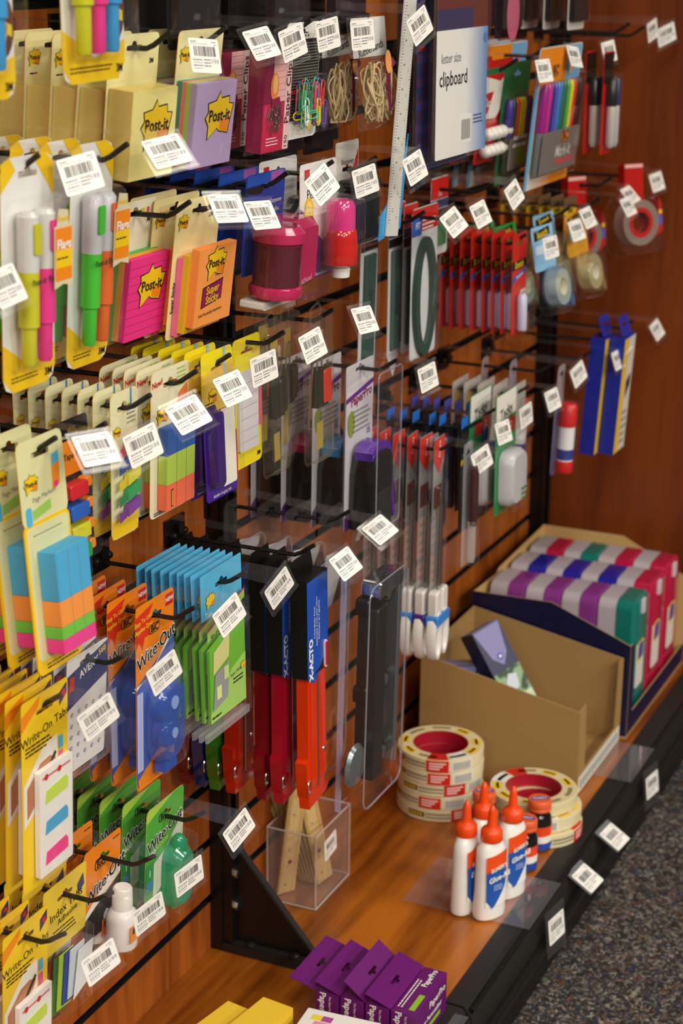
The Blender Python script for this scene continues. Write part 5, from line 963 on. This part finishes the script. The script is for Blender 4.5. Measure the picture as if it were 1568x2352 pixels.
for i in range(8):
    if wr is None: o = wruler().build('wooden_ruler'); wr = o
    else: o = wr.copy(); COL.objects.link(o)
    tag(o, ('wooden ruler leaning left against the box corner' if i == 0 else 'wooden ruler in the acrylic box, ' + ('rightmost', 'second from right', 'third from right', 'fourth from right', 'third from left', 'second from left', 'darkest at the left')[i - 1]), 'ruler', 'wooden rulers in the box')
    if i == 0: base = V((.026, .158, .0045)); up = V((.10, .04, 1)).normalized(); r = V((.45, .9, 0))
    else:
        k = i - 1; base = V((.060, .206, .0075)) + V((-.0045, .0005, 0)) * k; up = (UPV + V((.020, .018, 0)) * (3 - k)).normalized(); r = V((.35 + .02 * k, .94, 0))
    n = r.cross(up).normalized(); r = up.cross(n).normalized()
    o.matrix_world = Matrix.Translation(base) @ Matrix((n, r, up)).transposed().to_4x4()
# masking tape
TC = col('#D8CBA0', .6); TS = stripes('#D6C89C', '#C8B88A', 500, 1)
def tape_roll(seed):
    e = empty('masking_tape_roll', None, None); m = MB(); R_, r_, h_ = .0615, .0385, .0185
    m.lathe([(r_ + .001, 0), (R_ - .001, 0), (R_, .001), (R_, h_ - .001), (R_ - .001, h_), (r_ + .001, h_)], (0, 0, 0), TC, 'z', 56, caps=(0, 0)); m.build('tape_body', e, True)
    m = MB(); m.lathe([(r_, .0), (r_, h_ + .0003), (r_ + .0012, h_ + .0003), (r_ + .0012, 0)], (0, 0, 0), col('#A8182C', .4), 'z', 48, caps=(0, 0)); m.build('red_core', e, True)
    m = MB(); rnd = random.Random(seed)
    def band(a0, a1, z0, z1, M, off=.00035):
        n = max(2, int((a1 - a0) / 4)); P = [(math.radians(a0 + (a1 - a0) * i / n)) for i in range(n + 1)]; rr_ = R_ + off
        vs = [(rr_ * math.cos(t), rr_ * math.sin(t), z) for z in (z0, z1) for t in P]; m.add(vs, [(i, i + 1, n + 2 + i, n + 1 + i) for i in range(n)], M)
    def ring(a0, a1, q0, q1, M, z=h_ + .0004):
        n = max(2, int((a1 - a0) / 5)); P = [(math.radians(a0 + (a1 - a0) * i / n)) for i in range(n + 1)]
        m.add([(q * math.cos(t), q * math.sin(t), z) for q in (q0, q1) for t in P], [(i, i + 1, n + 2 + i, n + 1 + i) for i in range(n)], M)
    band(0, 150, .0005, .018, col('#DDD2AC', .4)); band(62, 92, .0008, .0178, RED, .0007); band(96, 126, .002, .016, col('#E8E6E0', .4), .0007)
    for i in range(12): band(98 + i * 2.2, 99.2 + i * 2.2, .003, .015, GREY, .001)
    for k in range(3): band(66, 88 - k * 4, .0125 - k * .004, .0145 - k * .004, col('#F4D8D0'), .001)
    band(2, 26, .006, .0135, INK, .0007); 
    for k in range(5): band(4 + k * 4.2, 6.4 + k * 4.2, .0075, .012, YEL, .001)
    for k in range(16): band(28 + k * 2.1, 29.2 + k * 2.1, .010, .013, INK, .0007); band(28 + k * 2.1, 29.4 + k * 2.1, .0055, .0075, INK, .0007)
    for a in (10, 130, 165, 210, 330): ring(a, a + 24, .045, .057, YEL); ring(a + 2, a + 22, .049, .053, INK, h_ + .0006)
    for a in (45, 95, 245, 290): ring(a, a + 30, .048, .054, col('#8A7A58'))
    ring(62, 92, .040, .061, RED); ring(96, 128, .040, .061, col('#E8E6E0'))
    m.build('printed_wrap', e, True); return e
def stack(c, rots, offs, labs, grp):
    first = None
    for i, (a, (ox, oy)) in enumerate(zip(rots, offs)):
        e = tape_roll(i) if first is None else dup(first); first = first or e
        tag(e, labs[i], 'masking tape', grp); e.location = (c[0] + ox, c[1] + oy, .0008 + i * .0192); e.rotation_euler = (0, 0, math.radians(a))
# camera sees azimuths around -60 deg
stack((.110, .492), (-115, -160, -125, -148, -150), ((0, 0), (.001, 0), (-.001, .001), (.001, -.001), (0, 0)), ['masking tape roll at the bottom of the tall stack', 'masking tape roll second from the bottom of the tall stack', 'masking tape roll in the middle of the tall stack', 'masking tape roll second from the top of the tall stack', 'masking tape roll on top of the tall stack'], 'masking tape rolls in two stacks')
stack((.254, .486), (-80, -170, 60), ((.010, -.008), (.006, .0), (-.002, .004)), ['masking tape roll at the bottom of the short stack behind the jars', 'masking tape roll in the middle of the short stack', 'masking tape roll on top of the short stack, red core showing'], 'masking tape rolls in two stacks')
# glue bottles
def ring_e(a, b, z, n=24, p=2.3): return [(abs(math.cos(t)) ** (2 / p) * a * (1 if math.cos(t) > 0 else -1), abs(math.sin(t)) ** (2 / p) * b * (1 if math.sin(t) > 0 else -1), z) for t in [2 * PI * i / n for i in range(n)]]
def glue_bottle():
    e = empty('glue_bottle', None, None); m = MB(); Wt = col('#EEECE8', .28)
    m.loft([ring_e(*q) for q in ((.011, .019, .0), (.0145, .0225, .003), (.0150, .0235, .008), (.0140, .0215, .06), (.0142, .0210, .085), (.0130, .0200, .098), (.0105, .0150, .106), (.0095, .0105, .110))], Wt); m.build('bottle_body', e, True)
    m = MB(); Og = col('#F04A12', .35); m.lathe([(.0135, .108), (.0142, .109), (.0140, .121), (.012, .124), (.0072, .127), (.0062, .131), (.0050, .146), (.0030, .154), (.0008, .156)], (0, 0, 0), Og, 'z', 24); m.build('orange_nozzle_cap', e, True)
    m = MB(); x = .0153
    def q(y): return .0152 * (max(0, 1 - abs(y / .0240) ** 2.3)) ** (1 / 2.3) + .0006
    def lab(pts, M, o): m.add([(q(y) + o - (.0008 if z > .05 else .0), y, z) for y, z in pts], [tuple(range(len(pts)))], M)
    def strip(y0, y1, zf0, zf1, M, o):
        n = 8
        for i in range(n):
            a, b = y0 + (y1 - y0) * i / n, y0 + (y1 - y0) * (i + 1) / n; lab([(a, zf0(a)), (b, zf0(b)), (b, zf1(b)), (a, zf1(a))], M, o)
    strip(-.017, .017, lambda y: .058 - (y + .017) * .0, lambda y: .094 + y * .15, col('#F0501A', .35), .0)
    strip(-.017, .017, lambda y: .022 if abs(y) < .1 else 0, lambda y: .062, WHITE, .0)
    strip(-.017, .015, lambda y: .018 + abs(y + .008) * 1.4, lambda y: .072 + y * .15, col('#2458B0', .35), .0004)
    m.build('printed_label', e, True); m = MB(); m.text('ELMER’S', .0, .075, .0075, .0168, WHITE, .03, 8); m.text('Glue-All', .001, .062, .0105, .0170, WHITE, .03, 8); lines(m, -.008, .008, .052, 3, .003, .001, .0168, col('#C8D4F0')); m.build('printed_name', e); return e
gb = None
for lab, x, y, a in (('white glue bottle nearest the front, label facing out', .284, .222, -28), ('white glue bottle leftmost, label turned away', .250, .222, -5), ('white glue bottle at the right of the group of four', .290, .285, -24), ('white glue bottle hidden at the back of the group', .252, .280, -15)):
    e = glue_bottle() if gb is None else dup(gb); gb = gb or e; tag(e, lab, 'glue', 'white glue bottles'); e.location = (x, y, .0006); e.rotation_euler = (0, 0, math.radians(a))
def jar():
    e = empty('glue_jar', None, None); m = MB(); m.lathe([(.015, 0), (.0178, .002), (.0178, .046), (.0160, .052), (.0125, .057), (.0125, .060)], (0, 0, 0), col('#120E0E', .08, coat=1.0), 'z', 28); m.build('dark_glass', e, True)
    m = MB(); m.lathe([(.0181, .004), (.0181, .014)], (0, 0, 0), col('#2A4AA8', .35), 'z', 28, caps=(0, 0)); m.lathe([(.0181, .014), (.0181, .024)], (0, 0, 0), WHITE, 'z', 28, caps=(0, 0)); m.lathe([(.0181, .024), (.0181, .038)], (0, 0, 0), col('#EC4A1C', .35), 'z', 28, caps=(0, 0)); m.build('printed_label', e, True)
    m = MB(); Lc = col('#E86438', .35); m.lathe([(.0155, .058), (.0162, .059), (.0162, .062), (.0156, .063), (.0162, .064), (.0162, .072), (.0150, .074), (.0003, .074)], (0, 0, 0), Lc, 'z', 28); m.build('orange_lid', e, True)
    m = MB(); m.flat([(-.012, -.005), (.012, -.003), (.013, .003), (0, .007), (-.012, .002)], .0743, col('#3A50A0')); m.text('ELMER’S', 0, .0, .0052, .0746, WHITE, .03); 
    o = m.build('printed_lid_logo', e, True); return e
jr = None
for lab, x, y, a in (('orange lidded glue jar nearest the shelf edge', .283, .362, 10), ('orange lidded glue jar behind the nearest one, by the tape', .282, .425, 30), ('orange lidded glue jar farthest back against the tape rolls', .205, .415, 20), ('orange lidded glue jar behind the glue bottles', .228, .360, 60)):
    e = jar() if jr is None else dup(jr); jr = jr or e; tag(e, lab, 'glue jar', 'orange lidded glue jars'); e.location = (x, y, .0006); e.rotation_euler = (0, 0, math.radians(a))
# cardboard display boxes
CB = col('#A5824E', .75); CI = col('#AC8A58', .8)
def wallp(m, P, thick, M):                       # P: 3d polygon, thick: offset vector
    n = len(P); A = [tuple(p) for p in P] + [tuple(V(p) + V(thick)) for p in P]
    m.add(A, [tuple(range(n)), tuple(range(2 * n - 1, n - 1, -1))] + [(i, (i + 1) % n, n + (i + 1) % n, n + i) for i in range(n)], M)
e = empty('cardboard_display_box', 'open brown cardboard display box, nearly empty, beside the masking tape', 'box'); X0, X1, Y0, Y1 = .036, .284, .594, .816; t = .003
m = MB(); m.box(X0, X1, Y0, Y1, .0006, .0036, CB)
wallp(m, [(X0, Y0, .0036), (X1, Y0, .0036), (X1, Y0, .134), (X0, Y0, .182)], (0, t, 0), CB)
wallp(m, [(X0, Y1 - t, .0036), (X1, Y1 - t, .0036), (X1, Y1 - t, .138), (X0, Y1 - t, .184)], (0, t, 0), CB)
wallp(m, [(X0, Y0 + t, .0036), (X0, Y1 - t, .0036), (X0, Y1 - t, .184), (X0, Y0 + t, .182)], (t, 0, 0), CB)
wallp(m, [(X1 - t, Y0 + t, .0036), (X1 - t, Y1 - t, .0036), (X1 - t, Y1 - t, .138), (X1 - t, Y1 - .020, .137), (X1 - t, Y1 - .022, .090), (X1 - t, Y1 - .026, .030), (X1 - t, Y0 + .036, .030), (X1 - t, Y0 + .033, .080), (X1 - t, Y0 + .030, .136), (X1 - t, Y0 + t, .134)], (t, 0, 0), CB)
m.build('box_walls', e, True)
m = MB(); m.box(X1, X1 + .0005, Y0 + .006, Y1 - .006, .004, .028, col('#E4E2DC', .5))
for i in range(14): y = Y0 + .015 + i * .014; m.box(X1 + .0005, X1 + .0009, y, y + .008, .009, .022, col('#8E9A92', .5))
m.build('printed_strip', e, True)
def wipe_box():
    e = empty('blue_carton', None, None); m = MB(); N1 = col('#1A1848', .35); m.box(-.022, .022, 0, .125, -.014, .014, N1, col('#14123C', .35)); m.flat([(-.021, .124), (.021, .124), (.012, .085), (0, .072), (-.012, .085)], .0145, col('#7E7CB0', .35)); m.disc(0, .084, .0045, .0149, col('#4A44B0')); m.disc(0, .084, .002, .0152, WHITE)
    m.rect(-.021, .021, .001, .030, .0144, col('#C8D4B0')); m.rect(-.021, .021, .030, .066, .0144, speckle('#24402C', '#8AA878', 60)); m.flat([(-.008, .036), (.006, .040), (.010, .056), (-.002, .060), (-.010, .05)], .0148, col('#C8D0E0')); m.box(-.021, .021, .125, .1255, -.013, .013, col('#8684B4', .35)); m.build('carton', e); return e
for lab, x, y, z, tl, yw, rl in (('dark blue carton leaning diagonally inside the cardboard box', .176, .668, (-.52, .02, .85), (.8, -.5, .3), .078, 1.2), ('pale topped blue carton low in the corner of the cardboard box', .075, .642, (-.02, .12, 1), (.55, -.8, 0), .008, 1.15)):
    o = wipe_box(); tag(o, lab, 'carton', 'blue cartons in the box'); u = V(z).normalized(); n = V(tl); n = (n - u * n.dot(u)).normalized(); r_ = u.cross(n); o.matrix_world = Matrix.Translation(V((x, y, 0)) + V((0, 0, yw))) @ Matrix((n, r_, u)).transposed().to_4x4() @ Matrix.Scale(rl, 4)
e = empty('blue_display_box', 'dark blue printed display box full of plastic cases, against the end panel', 'box'); NB = col('#12123A', .4); IN = col('#C8A468', .7); X0, X1, Y0, Y1 = .030, .292, .824, 1.178
def two(m, P, th, inner=0): wallp(m, P, V(th) * .5, IN if inner else NB); wallp(m, [tuple(V(p) + V(th) * .5) for p in P], V(th) * .5, NB if inner else IN)
m = MB(); m.box(X0, X1, Y0, Y1, .0006, .0034, IN)
two(m, [(X0, Y0, .0034), (X1, Y0, .0034), (X1, Y0, .155), (.161, Y0, .207), (X0, Y0, .205)], (0, .003, 0))
two(m, [(X0, Y1 - .003, .0034), (X1, Y1 - .003, .0034), (X1, Y1 - .003, .155), (.175, Y1 - .003, .214), (X0, Y1 - .003, .214)], (0, .003, 0), 1)
two(m, [(X0, Y0 + .003, .0034), (X0, Y1 - .003, .0034), (X0, Y1 - .003, .214), (X0, Y0 + .12, .207), (X0, Y0 + .11, .200), (X0, Y0 + .003, .205)], (.003, 0, 0))
two(m, [(X1 - .003, Y0 + .003, .0034), (X1 - .003, Y1 - .003, .0034), (X1 - .003, Y1 - .003, .035), (X1 - .003, Y0 + .03, .035), (X1 - .003, Y0 + .022, .152), (X1 - .003, Y0 + .003, .155)], (.003, 0, 0), 1)
m.build('box_walls', e, True)
def case(c):
    e = empty('plastic_case', None, None); Tr = col('#B2AAB2', .3); m = MB(); h_ = .203
    def prof(x0, x1, inset=0): return [[(x, yy, zz) for yy, zz in rr(-.044 + inset, .044 - inset, .0 + inset, h_ - inset, .016, 5)] for x in (x0, x1)]
    P = [prof(-.031, -.031, .004)[0], prof(-.028, -.028)[0], prof(.0, .0)[0]]; m.loft(P, Tr); m.build('translucent_half', e, True)
    m = MB(); m.loft([prof(.0005, .0005)[0], prof(.026, .026)[0], prof(.031, .031, .005)[0]], tinted(c)); m.build('coloured_half', e, True)
    m = MB(); m.prism(rr(-.008, .008, h_ * .86, h_ * .98, .002), .0312, .0345, col('#D8D4DC', .3), axis='x'); m.build('latch', e, True)
    m = MB(); m.prism(rr(-.022, .022, .05, .125, .006), .0312, .032, col('#E4E0D4', .4), axis='x'); m.prism(rr(-.018, .018, .095, .128, .008), .032, .0324, YEL, axis='x'); m.prism(rr(-.015, .015, .098, .125, .006), .0324, .0328, col('#5A58A0'), axis='x'); m.build('sticker', e, True); return e
cf = {}
CN = {'#C01848': 'pink', '#0A7A70': 'teal', '#2424A0': 'blue', '#8A3A90': 'purple'}
grid = [(.918, ('#8A3A90', '#8A3A90', '#8A3A90', '#0A7A70'), 'front row'), (1.014, ('#2424A0', '#2424A0', '#2424A0', '#C01848'), 'middle row'), (1.110, ('#C01848', '#0A7A70', '#C01848', '#C01848'), 'back row')]
for y, cs, rn in grid:
    for i, c in enumerate(cs):
        if c in cf: e = dup(cf[c])
        else: e = case(c); cf[c] = e
        tag(e, CN[c] + ' and clear case in the blue box ' + rn + ', ' + ('next to slat wall', 'second from slat wall', 'third from slat wall', 'nearest the aisle')[i], 'plastic case', 'plastic cases in the blue box'); e.location = (.071 + i * .0600, y, .004); e.rotation_euler = (0, 0, 0)
# purple staple boxes at the bottom edge
PB = col('#641468', .35)
pbx = None
for i, x in enumerate((.192, .2230, .2540, .2850)):
    e = empty('staple_box', None, None)
    m = MB(); m.rbox(.0, .0285, -.0, .050, 0, .100, .0006, PB, .0003); m.text("PaperPro", .009, .030, .011, .1003, WHITE, .02, -90); m.text('The New Power in Stapling', .018, .026, .0038, .1003, WHITE, 0, -90); 
    M4 = Matrix.Rotation(PI / 2, 4, 'Y')
    m.xf(Matrix(((1, 0, 0, 0), (0, 0, 1, 0), (0, 1, 0, 0), (0, 0, 0, 1))))          # x stays, height to world z, length to world y
    # flip so that the printed end faces the camera (-Y)
    m.v = [(a, -b, c) for a, b, c in m.v]
    m.v = [(a, b, c) for a, b, c in m.v]; m.build('carton', e, True)
    for ang, nm in (((38 if i == 2 else 20) - (5 if i == 0 else 0), 'hang_flap'),):
        m = MB(); c_, s_ = math.cos(math.radians(ang)), math.sin(math.radians(ang)); L = .034; hole = [(.015, -.060), (.015, -.054), (.012, -.053), (.012, -.047), (.015, -.046), (.015, -.040), (.019, -.040), (.019, -.060)]
        outer = [(0, -.100), (L, -.100), (L, -.05), (.019, -.05)] + [(.019, -.060), (.015, -.060), (.015, -.054), (.012, -.053), (.012, -.05), (0, -.05)]
        out2 = [(0, -.05), (.012, -.05), (.012, -.047), (.015, -.046), (.015, -.040), (.019, -.040), (.019, -.05), (L, -.05), (L, 0), (0, 0)]
        for P in (outer, out2): m.add([(-d * c_, yy, .0505 + d * s_ + k) for k in (0, .0006) for d, yy in P], [tuple(range(len(P))), tuple(range(2 * len(P) - 1, len(P) - 1, -1))] + [(j, (j + 1) % len(P), len(P) + (j + 1) % len(P), len(P) + j) for j in range(len(P))], PB)
        m.build(nm, e, True)
    if i == 3:
        m = MB(); m.text('PaperPro', .016, .0, .010, 0, WHITE, .02, 90); lines(m, -.030, .040, .0, 0, 1, 1, 0, WHITE)
        m.v = [(a, b - .022, .0508) for a, b, c in m.v]
        for k in range(2):
            y = -.090
            while y < -.030: q = random.uniform(.002, .005); m.add([(.004 + k * .004, y, .0508), (.0056 + k * .004, y, .0508), (.0056 + k * .004, y + q, .0508), (.004 + k * .004, y + q, .0508)], [(0, 1, 2, 3)], WHITE); y += q + .0012
        m.add([(.018, -.092, .0508), (.025, -.092, .0508), (.025, -.058, .0508), (.018, -.058, .0508)], [(0, 1, 2, 3)], col('#8AB82C'))
        m.build('top_print', e, True)
        m = MB(); S = len(m.v); m.text('PaperPro', -.030, .036, .013, 0, WHITE, .02); m.text('Paper Personalizer', -.050, .022, .009, 0, WHITE, .02); m.rect(-.095, -.02, .008, .014, 0, col('#8AB82C')); m.v = [(.0288, a, b) for a, b, c in m.v]; m.build('side_print', e, True)
    tag(e, 'purple staple box with hang flap, ' + ('leftmost of the four', 'second from the left', 'third from the left with steepest flap', 'rightmost of the four, printed top visible')[i], 'staple box', 'purple staple boxes'); e.location = (x, -.004, .0008)
# packs at the bottom picture edge
def env(x, y, w_, d_, z, c, lab, nm, cat, art=None, tilt=0):
    e = empty(nm, lab, cat, None, (x, y, .0008)); m = MB(); m.box(0, w_, -d_, 0, 0, z, c); m.build('carton', e, True)
    if art: art(e, w_, d_, z)
    e.rotation_euler = (0, 0, math.radians(tilt)); return e
def artw(e, w_, d_, z):
    m = MB()
    for i, c in enumerate(('#E8D040', '#A84A98', '#E88AA8', '#F0A040')): a, b = .010 + (i % 2) * .012 , -.020 - (i // 2) * .012; m.box(a + (i // 2) * .006, a + .012 + (i // 2) * .006, b, b + .010, z + .0001, z + .0004, col(c))
    m.build('colour_squares', e, True)
env(.205, -.150, .085, .10, .058, col('#E8E6E2', .4), 'white pack with coloured squares at the bottom picture edge', 'label_carton', 'carton', artw, 4)
env(.150, -.152, .040, .10, .058, col('#EBC53A', .35), 'yellow pack beside the white pack at the bottom edge', 'note_carton', 'carton', None, -8)
env(.112, -.165, .030, .09, .050, col('#EBC53A', .35), 'yellow pack furthest left at the bottom edge', 'note_carton', 'carton', None, -10)
# shelf front tags and clear holders
def shelf_tag(lab, loc, rot, holder):
    e = empty('shelf_price_tag', lab, 'price tag', 'price tags on the shelf front', loc)
    o = label_mesh(int(loc[1] * 1000)).build('price_label', e); o.rotation_euler = rot; o.scale = (1, 1.2, 1.2)
    m = MB(); m.prism(rr(-.027, .027, -.034, .030, .001) if holder else rr(-.024, .024, -.018, .024, .001), -.0014, -.0008, CLR if holder else clear('#A8ACB0', a=.3)); o = m.build('holder_flap', e); o.rotation_euler = rot
    if holder: m = MB(); wallp(m, [(.0 - loc[0] + holder[0], -.065, .0027 - loc[2] - .0002), (.344 - loc[0], -.065, .0027 - loc[2]), (.344 - loc[0], .065, .0027 - loc[2]), (.0 - loc[0] + holder[0], .065, .0027 - loc[2])], (0, 0, .0008), clear('#E8E8F4', a=.05)); m.build('clear_base_plate', e, True)
    return e
shelf_tag('price tag in tall clear holder in front of the glue bottles', (.360, .272, -.024), (0, -.12, -.15), (.17,))
shelf_tag('price tag in tall clear holder in front of the cardboard box', (.360, .738, -.026), (0, -.12, -.15), (.225,))
shelf_tag('price tag sticking out flat, nearer to the glue jars', (.362, .400, -.016), (0, -1.05, -.1), None)
shelf_tag('price tag sticking out flat, nearer to the masking tape', (.362, .528, -.014), (0, -1.05, -.1), None)
shelf_tag('price tag at the bottom edge beside the staple boxes', (.360, -.075, -.012), (0, -.2, -.15), (.327,))
